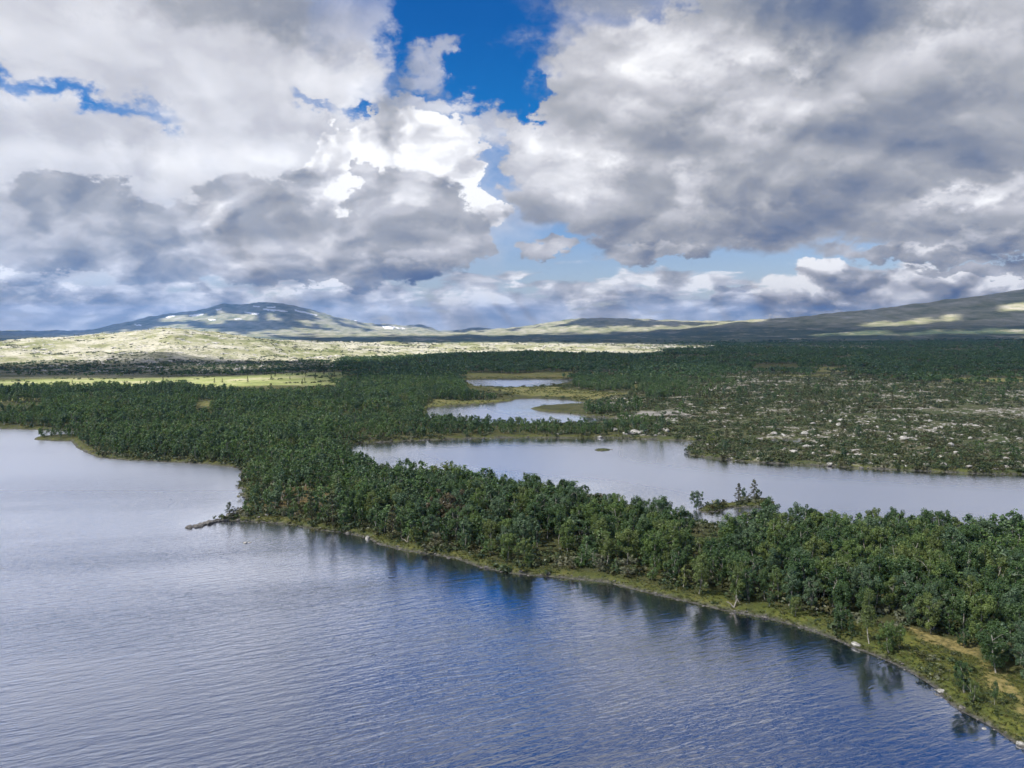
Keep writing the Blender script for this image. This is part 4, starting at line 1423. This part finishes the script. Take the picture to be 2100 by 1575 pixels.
# ------------------------------------------------------------------ the woods
OPEN = [np.array(p_, float) for p_ in [
    [(722, 918), (1400, 906), (1410, 935), (1733, 960), (2100, 975), (2300, 985), (2300, 1052), (2110, 1048), (1940, 1050), (1800, 1046), (1700, 1054), (1600, 1046), (1430, 1046), (1400, 1034), (1330, 1026), (1260, 1026), (1200, 1000), (1160, 988), (1100, 984), (1000, 963), (940, 955), (830, 946), (760, 938)],
    [(877, 838), (1063, 816), (1217, 826), (1088, 838), (1267, 858), (1275, 861), (1180, 861), (1033, 857), (930, 851)],
    [(950, 776), (1180, 776), (1165, 788), (1230, 800), (1300, 796), (1330, 804), (1240, 822), (1060, 822), (1050, 806), (960, 797)],
    [(870, 842), (880, 827), (1000, 823), (1060, 820), (1040, 828), (913, 838)],
    [(-100, 768), (620, 769), (700, 788), (560, 797), (330, 782), (160, 786), (-100, 785)],
    [(1540, 745), (1640, 745), (1640, 752), (1540, 752)], [(1665, 761), (1740, 763), (1735, 771), (1670, 771)], [(1540, 775), (1710, 774), (1715, 782), (1550, 783)], [(1890, 793), (1960, 793), (1960, 801), (1890, 800)], [(-100, 822), (86, 822), (84, 828), (-100, 828)], [(400, 829), (436, 830), (434, 836), (402, 836)],
    [(1440, 1085), (1470, 1060), (1520, 1058), (1500, 1085)]]]


def wood_density(x, y):
    s = lookup(GS, x, y); z = lookup(GZ, x, y)
    px_, py_ = pix(x, y, z)
    D = np.hypot(x, y)
    L = {k_: lookup(v_, x, y) for k_, v_ in dict(heath=heath, bog=bog, mud=mud, bank=bankz, gap=gapz, hill=hillrock, strip=strip).items()}
    clump = fbm(x / 22, y / 22, 3)
    d_ = np.full(x.shape, 0.93)
    d_ = d_ * sst(-0.60, -0.32, clump)
    d_ = np.where((D > 330) & (px_ < 900), d_ * sst(-0.40, -0.14, fbm(x / 40 + 5, y / 40, 3)), d_)
    d_ = np.where(s < 7, d_ * (0.50 + 0.45 * sst(2, np.where(px_ < 1450, 3.5, 7), s)), d_)
    d_ = np.where((px_ > 700) & (px_ < 1250) & (D > 300) & (D < 440), d_ * 0.9, d_)
    d_ = d_ * (1 - 0.975 * L['heath']) * (1 - L['bog']) * (1 - L['mud'])
    d_ = d_ * (1 - 0.97 * L['bank']) * (1 - 0.6 * L['gap'])
    d_ = d_ * (1 - 0.93 * sst(0.35, 0.8, L['hill'])) * np.where(px_ < 760, np.where(D > 830, 0.55, 1.0), 1.0) * (1 - 0.97 * L['strip'])
    # thinning heathy strip on the north shore of the middle lake
    d_ = np.where((D < 520) & (py_ < 915) & (px_ > 1180), d_ * sst(1480, 1180, px_), d_)
    d_ = np.where((px_ > 1140) & (px_ < 1262) & (py_ > 1000) & (py_ < 1032) & (s < 7), 0, d_)
    # a hollow with open grass inside the wood
    for (cx_, cy_, r_) in [(1070, 1092, 26), (1425, 1108, 30), (1395, 1100, 20)]:
        d_ = d_ * sst(0.6, 1.25, np.hypot((px_ - cx_) / r_, (py_ - cy_) / (r_ * 0.75)))
    d_ = np.where(s < 1.6, 0, d_)
    isl = (dist(ISLET, x, y) < 14) | (dist(BOGISLE, x, y) < 12) & ~((s > 12))
    d_ = np.where(isl & (D > 190), 0, d_)
    # open water, bog and meadow that the photograph shows free of trees in front
    hp = 5.3 * np.where((D > 290) & (D < 420) & (px_ > 700), 0.70, 1.0) * FPX / np.maximum(D, 1)
    for P_ in OPEN:
        wob = fbm(x / 9, y / 9, 2) * 0.25
        for q_ in (0.25, 0.5, 0.75, 1.0): d_ = np.where(inside(P_, px_, py_ - (q_ + wob) * hp), 0, d_)
    return d_, s, z, px_, py_, D


def clear_of_hand(x, y, r):
    return np.min(np.hypot(x[:, None] - HANDA[:, 0], y[:, None] - HANDA[:, 1]), axis=1) > r


x, y = cells(-240, 300, 76, 420, 3.05)
d_, s, z, px_, py_, D = wood_density(x, y)
k = (rng.uniform(size=x.shape) < d_) & (D < 400) & (px_ > -80) & (px_ < 2180)
x, y, s, z, px_, py_, D = [a_[k] for a_ in (x, y, s, z, px_, py_, D)]
k = clear_of_hand(x, y, 2.1)
x, y, s, z, px_, py_, D = [a_[k] for a_ in (x, y, s, z, px_, py_, D)]
size = np.clip(0.92 + rng.normal(size=x.shape) * 0.21 + fbm(x / 35, y / 35, 2) * 0.25, 0.45, 1.35) * np.where(s < 7, 0.80, 1.0) * np.interp(px_, [450, 900, 1400], [0.80, 0.95, 1.0]) * np.where((D > 290) & (px_ > 700), 0.72, 1.0)
infr = (px_ > -15) & (px_ < 2115) & (py_ - 90 < 1575)
order = np.argsort(np.where(infr, D / size, 1e9))
N_IND = 268
ind = order[:N_IND]
rest = np.setdiff1d(np.arange(len(x)), ind)

# --- the nearest birches one by one
LAND = [(480, 'stony point'), (700, 'olive pines'), (920, 'reddish tree'), (1070, 'grassy hollow'), (1230, 'grey willow'), (1400, 'bog islet hollow'),
        (1540, 'bleached stem'), (1640, 'green mounds'), (1755, 'big shore boulder'), (1860, 'path start'), (1975, 'lone round birch'), (2080, 'right end')]
lx = np.array([p_[0] for p_ in LAND])
ORD = ['first', 'second', 'third', 'fourth', 'fifth', 'sixth', 'seventh', 'eighth', 'ninth', 'tenth', 'eleventh', 'twelfth', 'thirteenth', 'fourteenth', 'fifteenth', 'sixteenth', 'seventeenth', 'eighteenth', 'nineteenth', 'twentieth', 'twenty-first', 'twenty-second', 'twenty-third', 'twenty-fourth']
rows_ = []
for i in ind:
    tone = int(rng.choice(3, p=[0.42, 0.36, 0.22]))
    var = int(rng.integers(9))
    sec = int(np.argmin(np.abs(lx - px_[i])))
    edge = 'at the water' if s[i] < 5 else 'in front rows' if s[i] < 13 else 'inside the wood' if s[i] < 32 else 'in back rows'
    szw = 'tall' if size[i] > 1.02 else 'low' if size[i] < 0.82 else 'mid-sized'
    rows_.append((int(i), tone, var, sec, edge, szw))
byl = {}
for r_ in rows_:
    byl.setdefault((r_[3], r_[4], r_[5], r_[1]), []).append(r_)
for (sec, edge, szw, tone), L_ in byl.items():
    L_.sort(key=lambda r_: px_[r_[0]])
    for n_, (i, tone, var, *_r) in enumerate(L_):
        lb = f"{szw} {TONES[tone][0]} birch {edge} by {LAND[sec][1]}"
        if len(L_) > 1: lb += f", {ORD[min(n_, 23)]} from left"
        w_, c_ = NEAR[var]
        sc = float(size[i]); wd_ = float(rng.uniform(0.92, 1.28))
        thing('birch_tree', lb, 'tree', (x[i], y[i], z[i] - 0.05), rng.uniform(0, 6.28), 'birches along the wooded shore', [('trunk', w_), ('crown', c_[tone])], (sc * wd_, sc * wd_, sc))

X_, Y_, Z_, S_ = [x[rest]], [y[rest]], [z[rest]], [size[rest]]
# --- the wood behind them
xb, yb = cells(-420, 480, 330, 700, 3.5)
d_, s, z, px_, py_, D = wood_density(xb, yb)
k = (rng.uniform(size=xb.shape) < d_) & (D >= 400) & (D < 690) & (px_ > -150) & (px_ < 2250)
X_.append(xb[k]); Y_.append(yb[k]); Z_.append(z[k]); S_.append(np.clip(0.85 + rng.normal(size=k.sum()) * 0.17 + fbm(xb[k] / 35, yb[k] / 35, 2) * 0.25, 0.4, 1.3))
X_, Y_, Z_, S_ = map(np.concatenate, (X_, Y_, Z_, S_))
n_ = len(X_)
w_ = rng.uniform(1.0, 1.4, n_)
scatter('birch_wood', np.stack([X_, Y_, Z_ - 0.05], 1), rng.uniform(0, 6.28, n_), np.stack([S_ * w_, S_ * w_, S_], 1), np.where(fbm(X_ / 28, Y_ / 28, 3) + rng.normal(size=n_) * 0.12 > 0.02, rng.choice([0, 2, 4, 6], n_), rng.choice([1, 3, 5, 7, 0], n_)), MID, 'dense green birch wood behind the front trees')
NWOOD = n_
# --- the far woods, trees too small to tell apart
xb, yb = cells(-1100, 1300, 640, 1500, 6.6)
d_, s, z, px_, py_, D = wood_density(xb, yb)
vis_ = lookup(GPY, xb, yb)
k = (rng.uniform(size=xb.shape) < d_ * np.where(px_ > 1180, sst(-0.42, 0.05, fbm(xb / 110, yb / 45, 3)), 1.0)) & (D >= 690) & (D < 1450) & (px_ > -120) & (px_ < 2220)
xs_, ys_, zs_ = [xb[k]], [yb[k]], [z[k]]
xb, yb = cells(-2400, 2600, 1200, 3400, 15.0)
d_, s, z, px_, py_, D = wood_density(xb, yb)
k = (rng.uniform(size=xb.shape) < d_ * np.where(fbm(xb / 180, yb / 180, 3) > -0.22, 0.9, 0.12) * sst(3300, 2300, D) * np.where(px_ < 1460, 0.22, 1.0)) & (D >= 1450) & (px_ > -120) & (px_ < 2220)
xs_.append(xb[k]); ys_.append(yb[k]); zs_.append(z[k])
xs_, ys_, zs_ = map(np.concatenate, (xs_, ys_, zs_))
n_ = len(xs_)
sc_ = rng.uniform(0.65, 1.25, n_) * np.where(np.hypot(xs_, ys_) > 1450, 1.25, 1.0) * np.where(lookup(hillrock, xs_, ys_) > 0.25, 0.52, 1.0) * np.where(lookup(strip, xs_, ys_) > 0.3, 0.5, 1.0)
scatter('far_wood', np.stack([xs_, ys_, zs_], 1), rng.uniform(0, 6.28, n_), np.stack([sc_ * 1.1, sc_ * 1.1, sc_], 1), rng.choice(5, n_, p=[0.22, 0.28, 0.2, 0.22, 0.08]), FAR, 'dark far birch wood covering the ridge and plain')
NFAR = n_
# --- a few taller pines sticking out of the far woods and scattered on hill and heath
xb, yb = cells(-900, 900, 640, 2000, 24.0)
d_, s, z, px_, py_, D = wood_density(xb, yb)
k = (rng.uniform(size=xb.shape) < 0.8 * sst(-0.05, 0.45, fbm(xb / 150 + 9, yb / 150, 3))) & (s > 4) & (D > 660) & (lookup(bog, xb, yb) < 0.3)
n_ = int(k.sum())
sc_ = rng.uniform(0.4, 1.1, n_) * np.where(lookup(hillrock, xb[k], yb[k]) > 0.3, 0.7, 1.0)
scatter('far_pines', np.stack([xb[k], yb[k], z[k]], 1), rng.uniform(0, 6.28, n_), np.stack([sc_, sc_, sc_], 1), np.zeros(n_), FARPINE, 'tiny dark pines scattered over hill and far wood')

# --- pines and little birches dotted over the heath, each one a thing
xb, yb = cells(20, 420, 255, 640, 17.0)
d_, s, z, px_, py_, D = wood_density(xb, yb)
k = (lookup(heath, xb, yb) > 0.5) & (s > 2.5) & (rng.uniform(size=xb.shape) < 0.24) & (px_ < 2110) & (px_ > 1200)
hi = np.where(k)[0]
hi = hi[np.argsort(D[hi])]


def near_word(px__, D__):
    w1 = ['by the middle lake', 'on the lower heath', 'halfway up the heath', 'on the upper heath', 'at the heath rim'][int(np.clip(np.searchsorted([285, 330, 400, 500], D__), 0, 4))]
    w2 = ['left of the promontory', 'behind the promontory', 'behind the puddle', 'right of the puddle', 'towards the right', 'far right'][int(np.clip(np.searchsorted([1420, 1560, 1680, 1830, 2000], px__), 0, 5))]
    return w1, w2


used_l = {}
plan = []
for i in hi:
    kind = 'pine' if rng.uniform() < 0.6 else 'birch'
    hgt = float(rng.uniform(2.2, 5.0))
    w1, w2 = near_word(px_[i], D[i])
    szw = 'tall' if hgt > 3.9 else 'small' if hgt < 2.9 else 'medium'
    lb = (f'{szw} dark pine {w1}, {w2}' if kind == 'pine' else f'{szw} pale green birch {w1}, {w2}')
    used_l.setdefault(lb, []).append((i, kind, hgt))
for lb, L_ in used_l.items():
    L_.sort(key=lambda r_: px_[r_[0]])
    for n_, (i, kind, hgt) in enumerate(L_):
        l2 = lb + (f', {ORD[min(n_, 23)]} from left' if len(L_) > 1 else '')
        v = int(rng.integers(4))
        sc = hgt / 6.2
        if kind == 'pine':
            thing('pine_tree', l2, 'tree', (xb[i], yb[i], z[i] - 0.05), rng.uniform(0, 6.28), 'trees dotted over the heath', [('trunk', PINES[v][0]), ('crown', PINES[v][1])], (sc * 1.35, sc * 1.35, sc))
        else:
            thing('birch_tree', l2, 'tree', (xb[i], yb[i], z[i] - 0.05), rng.uniform(0, 6.28), 'trees dotted over the heath', [('trunk', NEAR[v][0]), ('crown', NEAR[v][1][2])], (sc * 1.3, sc * 1.3, sc))

# ------------------------------------------------------------------ low growth
P3, R3, S3, V3 = [], [], [], []
for (bx, st_, dmin, dmax, pr) in [((-40, 330, 240, 480), 1.8, 245, 470, 0.56), ((20, 620, 440, 860), 3.0, 470, 860, 0.56)]:
    xb, yb = cells(*bx, st_)
    s = lookup(GS, xb, yb); D = np.hypot(xb, yb); hh = lookup(heath, xb, yb)
    k = (hh > 0.25) & (s > 0.8) & (dist(ISLET, xb, yb) > 12) & (D > dmin) & (D <= dmax) & (rng.uniform(size=xb.shape) < pr * sst(-0.42, 0.10, fbm(xb / 13, yb / 13, 3))) & (lookup(bog, xb, yb) < 0.4) & (lookup(mud, xb, yb) < 0.4)
    n_ = int(k.sum())
    P3.append(np.stack([xb[k], yb[k], lookup(GZ, xb[k], yb[k])], 1))
    q_ = rng.uniform(0.45, 1.35, n_) * (1 if st_ < 3 else 1.5)
    S3.append(np.stack([q_ * 1.2, q_ * 1.2, q_ * rng.uniform(0.7, 1.5, n_)], 1))
# undergrowth along the near shore and in the clearings
xb, yb = cells(-240, 200, 76, 330, 1.7)
s = lookup(GS, xb, yb); D = np.hypot(xb, yb)
k = (s > 0.7) & (D < 330) & (dist(ISLET, xb, yb) > 12) & (rng.uniform(size=xb.shape) < np.where(s < 16, 0.50, 0.20) * (1 - 0.62 * lookup(bankz, xb, yb))) & (lookup(pathz, xb, yb) < 0.3)
n_ = int(k.sum())
P3.append(np.stack([xb[k], yb[k], lookup(GZ, xb[k], yb[k])], 1))
q_ = rng.uniform(0.3, 1.0, n_) + 0.9 * (rng.uniform(size=n_) < np.where(s[k] < 8, 0.5, 0.25)) * (lookup(bankz, xb[k], yb[k]) < 0.4)
S3.append(np.stack([q_ * 1.2, q_ * 1.2, q_], 1))
# islet plants
for P_, m_ in ((ISLET, 14), (BOGISLE, 150)):
    x0, y0 = P_.min(0); x1, y1 = P_.max(0)
    xx, yy = rng.uniform(x0, x1, m_), rng.uniform(y0, y1, m_)
    k = inside(P_, xx, yy)
    P3.append(np.stack([xx[k], yy[k], lookup(GZ, xx[k], yy[k])], 1))
    q_ = rng.uniform(0.2, 0.6, int(k.sum()))
    S3.append(np.stack([q_, q_, q_ * 0.6], 1))
xb, yb = cells(-300, 220, 320, 680, 3.2)
s = lookup(GS, xb, yb); D = np.hypot(xb, yb)
k = (s > 0.8) & (D >= 330) & (D < 690) & (rng.uniform(size=xb.shape) < 0.45 * sst(0.0, -0.3, fbm(xb / 40 + 5, yb / 40, 3))) & (lookup(bog, xb, yb) < 0.4)
n_ = int(k.sum())
P3.append(np.stack([xb[k], yb[k], lookup(GZ, xb[k], yb[k])], 1))
q_ = rng.uniform(0.7, 2.0, n_)
S3.append(np.stack([q_ * 1.2, q_ * 1.2, q_], 1))
# scrub in the hollows of the pale hill and on the sunny meadow
xb, yb = cells(-1300, 500, 660, 2300, 9.0, 0.5)
D = np.hypot(xb, yb)
hh = lookup(hillrock, xb, yb)
k = (((hh > 0.2) & (rng.uniform(size=xb.shape) < 0.62 * sst(0.0, 0.4, fbm(xb / 60, yb / 60, 4)))) | ((lookup(strip, xb, yb) > 0.3) & (rng.uniform(size=xb.shape) < 0.5 * sst(-0.1, 0.4, fbm(xb / 30, yb / 30, 3))))) & (D < 2300)
n_ = int(k.sum())
P3.append(np.stack([xb[k], yb[k], lookup(GZ, xb[k], yb[k])], 1))
q_ = rng.uniform(1.0, 3.2, n_)
S3.append(np.stack([q_ * 1.3, q_ * 1.3, q_ * 0.8], 1))
P3 = np.vstack(P3); S3 = np.vstack(S3); n_ = len(P3)
scatter('shrubs', P3, rng.uniform(0, 6.28, n_), S3, rng.choice(6, n_, p=[.2, .2, .2, .16, .08, .16]), SHRUBS, 'low dwarf shrubs covering the heath and the woodland edge')
NSHR = n_
xb, yb = cells(-60, 150, 76, 200, 0.5)
s = lookup(GS, xb, yb)
k = (s > 0.25) & (np.maximum(lookup(bankz, xb, yb), 0.8 * (s < 3)) > 0.3) & (rng.uniform(size=xb.shape) < 0.9 * sst(-0.55, 0.1, fbm(xb / 5, yb / 5, 3))) & (lookup(pathz, xb, yb) < rng.uniform(0.2, 1.3, xb.shape))
n_ = int(k.sum())
q_ = rng.uniform(0.4, 0.9, n_)
P5 = [np.stack([xb[k], yb[k], lookup(GZ, xb[k], yb[k])], 1)]; S5 = [np.stack([q_, q_, q_ * rng.uniform(0.6, 1.1, n_)], 1)]
# tussocks of the bogs between the far ponds
xb, yb = cells(-160, 330, 380, 760, 2.0, 0.5)
k = (lookup(bog, xb, yb) > 0.25) & (lookup(GS, xb, yb) > 0.2) & (rng.uniform(size=xb.shape) < 0.75 * sst(-0.45, 0.3, fbm(xb / 9, yb / 9, 3)))
q_ = rng.uniform(1.0, 2.4, int(k.sum()))
P5.append(np.stack([xb[k], yb[k], lookup(GZ, xb[k], yb[k])], 1)); S5.append(np.stack([q_, q_, q_ * 0.8], 1))
# reeds and sedge at the margins of the ponds
xb, yb = cells(-160, 360, 150, 680, 1.6, 0.5)
s = lookup(GS, xb, yb)
k = (s > -0.7) & (s < 1.3) & (yb > 165) & (rng.uniform(size=xb.shape) < 0.8 * sst(-0.1, 0.4, fbm(xb / 12 + 4, yb / 12, 3)))
q_ = rng.uniform(0.8, 1.8, int(k.sum()))
P5.append(np.stack([xb[k], yb[k], np.maximum(lookup(GZ, xb[k], yb[k]), -0.1)], 1)); S5.append(np.stack([q_, q_, q_], 1))
P5 = np.vstack(P5); S5 = np.vstack(S5); n_ = len(P5)
scatter('sedge_grass', P5, rng.uniform(0, 6.28, n_), S5, rng.integers(0, 4, n_), TUFTS, 'yellow green sedge and grass on the lake bank')

# ------------------------------------------------------------------ stones
BOULD = []


def boulder(x, y, z, w, label, group, sink=0.25, name='boulder'):
    v = int(rng.integers(6))
    o = bpy.data.objects.new(name, WETSTONES[v % 4] if name == 'spit_stone' else STONES[v])
    COL.objects.link(o)
    sx = w / 2
    o.scale = (sx * rng.uniform(0.9, 1.1), sx * rng.uniform(0.75, 1.15), sx * rng.uniform(0.75, 1.2))
    o.rotation_euler = (rng.normal() * 0.15, rng.normal() * 0.15, rng.uniform(0, 6.28))
    o.location = (x, y, z + sx * 0.3 - sink * sx)
    o['label'] = label; o['category'] = 'boulder' if name == 'boulder' else 'stone'; o['group'] = group
    BOULD.append((x, y, w))
    return o


PX_B = [(1655, 918, 20), (1685, 916, 17), (1627, 927, 17), (1702, 949, 12), (1735, 945, 14), (1765, 943, 13), (1783, 951, 14), (1987, 958, 19), (1950, 914, 18), (1855, 901, 20), (1787, 935, 9), (1587, 888, 13), (1607, 893, 12),
        (1667, 871, 16), (1670, 882, 9), (1725, 864, 14), (1720, 873, 16), (1453, 914, 12), (1887, 888, 9), (2068, 878, 11), (1962, 929, 15), (2060, 941, 15), (1897, 960, 15), (1833, 958, 8), (2063, 952, 12), (1157, 898, 22),
        (1300, 895, 34), (1368, 901, 15), (1260, 882, 20), (1005, 893, 12), (1143, 891, 10), (1562, 941, 12), (1515, 929, 9), (1443, 934, 8), (1640, 912, 12), (1668, 930, 12), (1610, 921, 10), (1930, 936, 9), (1873, 935, 7), (1935, 950, 12), (1852, 946, 8),
        (1740, 893, 10), (1822, 896, 13), (1650, 889, 18), (1560, 905, 15), (1283, 888, 15), (1320, 897, 16), (1345, 894, 10), (1230, 893, 11), (1200, 897, 8), (1090, 894, 7), (1045, 893, 8), (1760, 925, 10), (1810, 921, 8), (1905, 921, 9), (2030, 925, 9), (1990, 900, 10), (1920, 880, 12), (1800, 878, 10), (2090, 900, 12)]
HB = []
for (px__, py__, wp) in PX_B:
    x__, y__, z__ = foot(px__, py__)
    HB.append((x__, y__, z__, wp * math.hypot(y__, x__) / FPX * 1.0, px__))
xb, yb = cells(20, 360, 250, 640, 5.2, 0.48)
s = lookup(GS, xb, yb); D = np.hypot(xb, yb)
zb = lookup(GZ, xb, yb); pxb, pyb = pix(xb, yb, zb)
cl = fbm(xb / 20 + 3, yb / 20, 3)
k = (lookup(heath, xb, yb) > 0.5) & (s > 0.5) & (rng.uniform(size=xb.shape) < sst(-0.15, 0.45, cl) * 0.5) & (pxb < 2105)
wb = np.clip(rng.lognormal(-0.1, 0.42, xb.shape), 0.5, 2.6)
ci_ = np.where(k)[0]
ci_ = ci_[np.argsort(-(wb / D)[ci_])]
NB = 165
for i in ci_[:NB]: HB.append((xb[i], yb[i], zb[i], float(wb[i]), float(pxb[i])))
byl = {}
for (x__, y__, z__, w__, p__) in HB:
    w1, w2 = near_word(p__, math.hypot(x__, y__))
    szw = 'huge' if w__ > 3.4 else 'large' if w__ > 1.9 else 'medium' if w__ > 1.15 else 'small'
    byl.setdefault(f'{szw} pale boulder {w1}, {w2}', []).append((x__, y__, z__, w__, p__))
for lb, L_ in byl.items():
    L_.sort(key=lambda r_: r_[4])
    for n_, (x__, y__, z__, w__, p__) in enumerate(L_):
        l2 = lb + (f', {ORD[n_]} from left' if 1 < len(L_) and n_ < 24 else ', near its right end' if n_ >= 24 else '')
        boulder(x__, y__, z__, w__, l2, 'boulders on the heath')
for (px__, py__, wp, lb) in [(1755, 1331, 17, 'big pale boulder at the water below the wood'), (1930, 1418, 15, 'pale boulder on the lower right shore where the bank bends'), (2018, 1500, 11, 'pale boulder further along the lower right shore'), (2094, 1530, 15, 'shore boulder nearest the lower right corner'),
                             (754, 1106, 12, 'pale boulder at the shore left of the olive brown pine'), (531, 1081, 9, 'boulder in the shallows off the stony point'), (500, 1073, 7, 'small boulder at the edge of the stony point'), (547, 1071, 8, 'grey boulder at the root of the stony spit'),
                             (885, 1115, 11, 'light boulder under the willow below the reddish brown tree'), (512, 1127, 9, 'flat rock showing above the water off the point, right one'), (502, 1129, 10, 'flat rock showing above the water off the point, middle one'), (458, 1132, 4, 'tiny dark rock farthest out in the lake off the point'),
                             (1540, 1092, 8, 'white boulder glimpsed between the trees by the middle lake'), (2040, 1320, 8, 'small boulder above the sandy path')]:
    x__, y__, z__ = foot(px__, py__)
    boulder(x__, y__, max(z__, -0.12), wp * math.hypot(math.hypot(x__, y__), 45) / FPX, lb, 'boulders along the near shore')
sp = [(383, 1082), (395, 1080), (408, 1079), (420, 1076), (432, 1072), (445, 1069), (460, 1066), (475, 1066), (492, 1069)]
spit_n = {'at the tip': 0, 'in the middle': 0, 'at the root': 0, 'under the lone pine': 0}
for k in np.sort(rng.uniform(0, len(sp) - 1.01, 58)):
    i0 = int(k)
    a_, b_ = sp[i0], sp[i0 + 1]
    q_ = k - i0
    px__ = a_[0] + (b_[0] - a_[0]) * q_ + rng.normal() * 2.5; py__ = a_[1] + (b_[1] - a_[1]) * q_ + rng.normal() * 1.3
    x__, y__ = at(px__, py__, 0.0)
    where = 'at the tip' if px__ < 405 else 'in the middle' if px__ < 438 else 'at the root' if px__ < 465 else 'under the lone pine'
    boulder(float(x__), float(y__), max(0.04, gz_at(float(x__), float(y__))), float(rng.uniform(0.7, 1.8)), f'{ORD[min(spit_n[where], 23)]} grey stone from left {where} of the stony spit', f'stones of the spit', name='spit_stone')
    spit_n[where] += 1
# shingle of the water's edge and the smaller stones of the heath
P4, S4 = [], []
for (bx, st_, d0, d1) in [((-90, 130, 70, 230), 0.55, 60, 215), ((-260, 330, 200, 420), 1.1, 215, 420)]:
    xb, yb = cells(*bx, st_, 0.5)
    s = lookup(GS, xb, yb); D = np.hypot(xb, yb)
    k = (s > -0.55) & (s < 0.85) & (D > d0) & (D <= d1) & (rng.uniform(size=xb.shape) < 0.75 * sst(-0.45, 0.25, fbm(xb / 3.0, yb / 3.0, 3)))
    P4.append(np.stack([xb[k], yb[k], lookup(GZ, xb[k], yb[k])], 1))
    q_ = np.clip(rng.lognormal(-1.95, 0.6, int(k.sum())), 0.06, 0.6) * (1 if st_ < 1 else 1.5)
    S4.append(np.stack([q_, q_, q_], 1))
P4 = np.vstack(P4); S4 = np.vstack(S4); NSTRAND = len(P4)
scatter('shore_stones', P4, rng.uniform(0, 6.28, NSTRAND), S4, rng.integers(0, 4, NSTRAND), WETPEBBLES, 'dark stones lining the edge of the lakes')
P4, S4 = [], []
xb, yb = cells(20, 460, 250, 760, 2.3, 0.5)
s = lookup(GS, xb, yb); D = np.hypot(xb, yb)
k = (lookup(heath, xb, yb) > 0.4) & (s > 0.2) & (rng.uniform(size=xb.shape) < sst(-0.25, 0.5, fbm(xb / 20 + 3, yb / 20, 3)) * 0.42)
P4.append(np.stack([xb[k], yb[k], lookup(GZ, xb[k], yb[k])], 1))
q_ = np.clip(rng.lognormal(-0.75, 0.45, int(k.sum())), 0.25, 1.2)
S4.append(np.stack([q_ * 1.3, q_, q_], 1))
# outcrops of the pale hill
xb, yb = cells(-1300, 560, 820, 2300, 10.0, 0.5)
D = np.hypot(xb, yb)
k = (lookup(hillrock, xb, yb) > 0.2) & (rng.uniform(size=xb.shape) < 0.75 * sst(-0.2, 0.4, fbm(xb / 50 + 8, yb / 50, 4))) & (D < 2300)
n_ = int(k.sum())
P4.append(np.stack([xb[k], yb[k], lookup(GZ, xb[k], yb[k]) - 0.3], 1))
q_ = np.clip(rng.lognormal(0.55, 0.5, n_), 0.7, 5.0)
S4.append(np.stack([q_ * 1.5, q_ * 1.1, q_ * 0.9], 1))
P4 = np.vstack(P4); S4 = np.vstack(S4); n_ = len(P4)
scatter('stones', P4, rng.uniform(0, 6.28, n_), S4, rng.integers(0, 4, n_), PEBBLES, 'loose pale stones of the heath and the rocky hill')
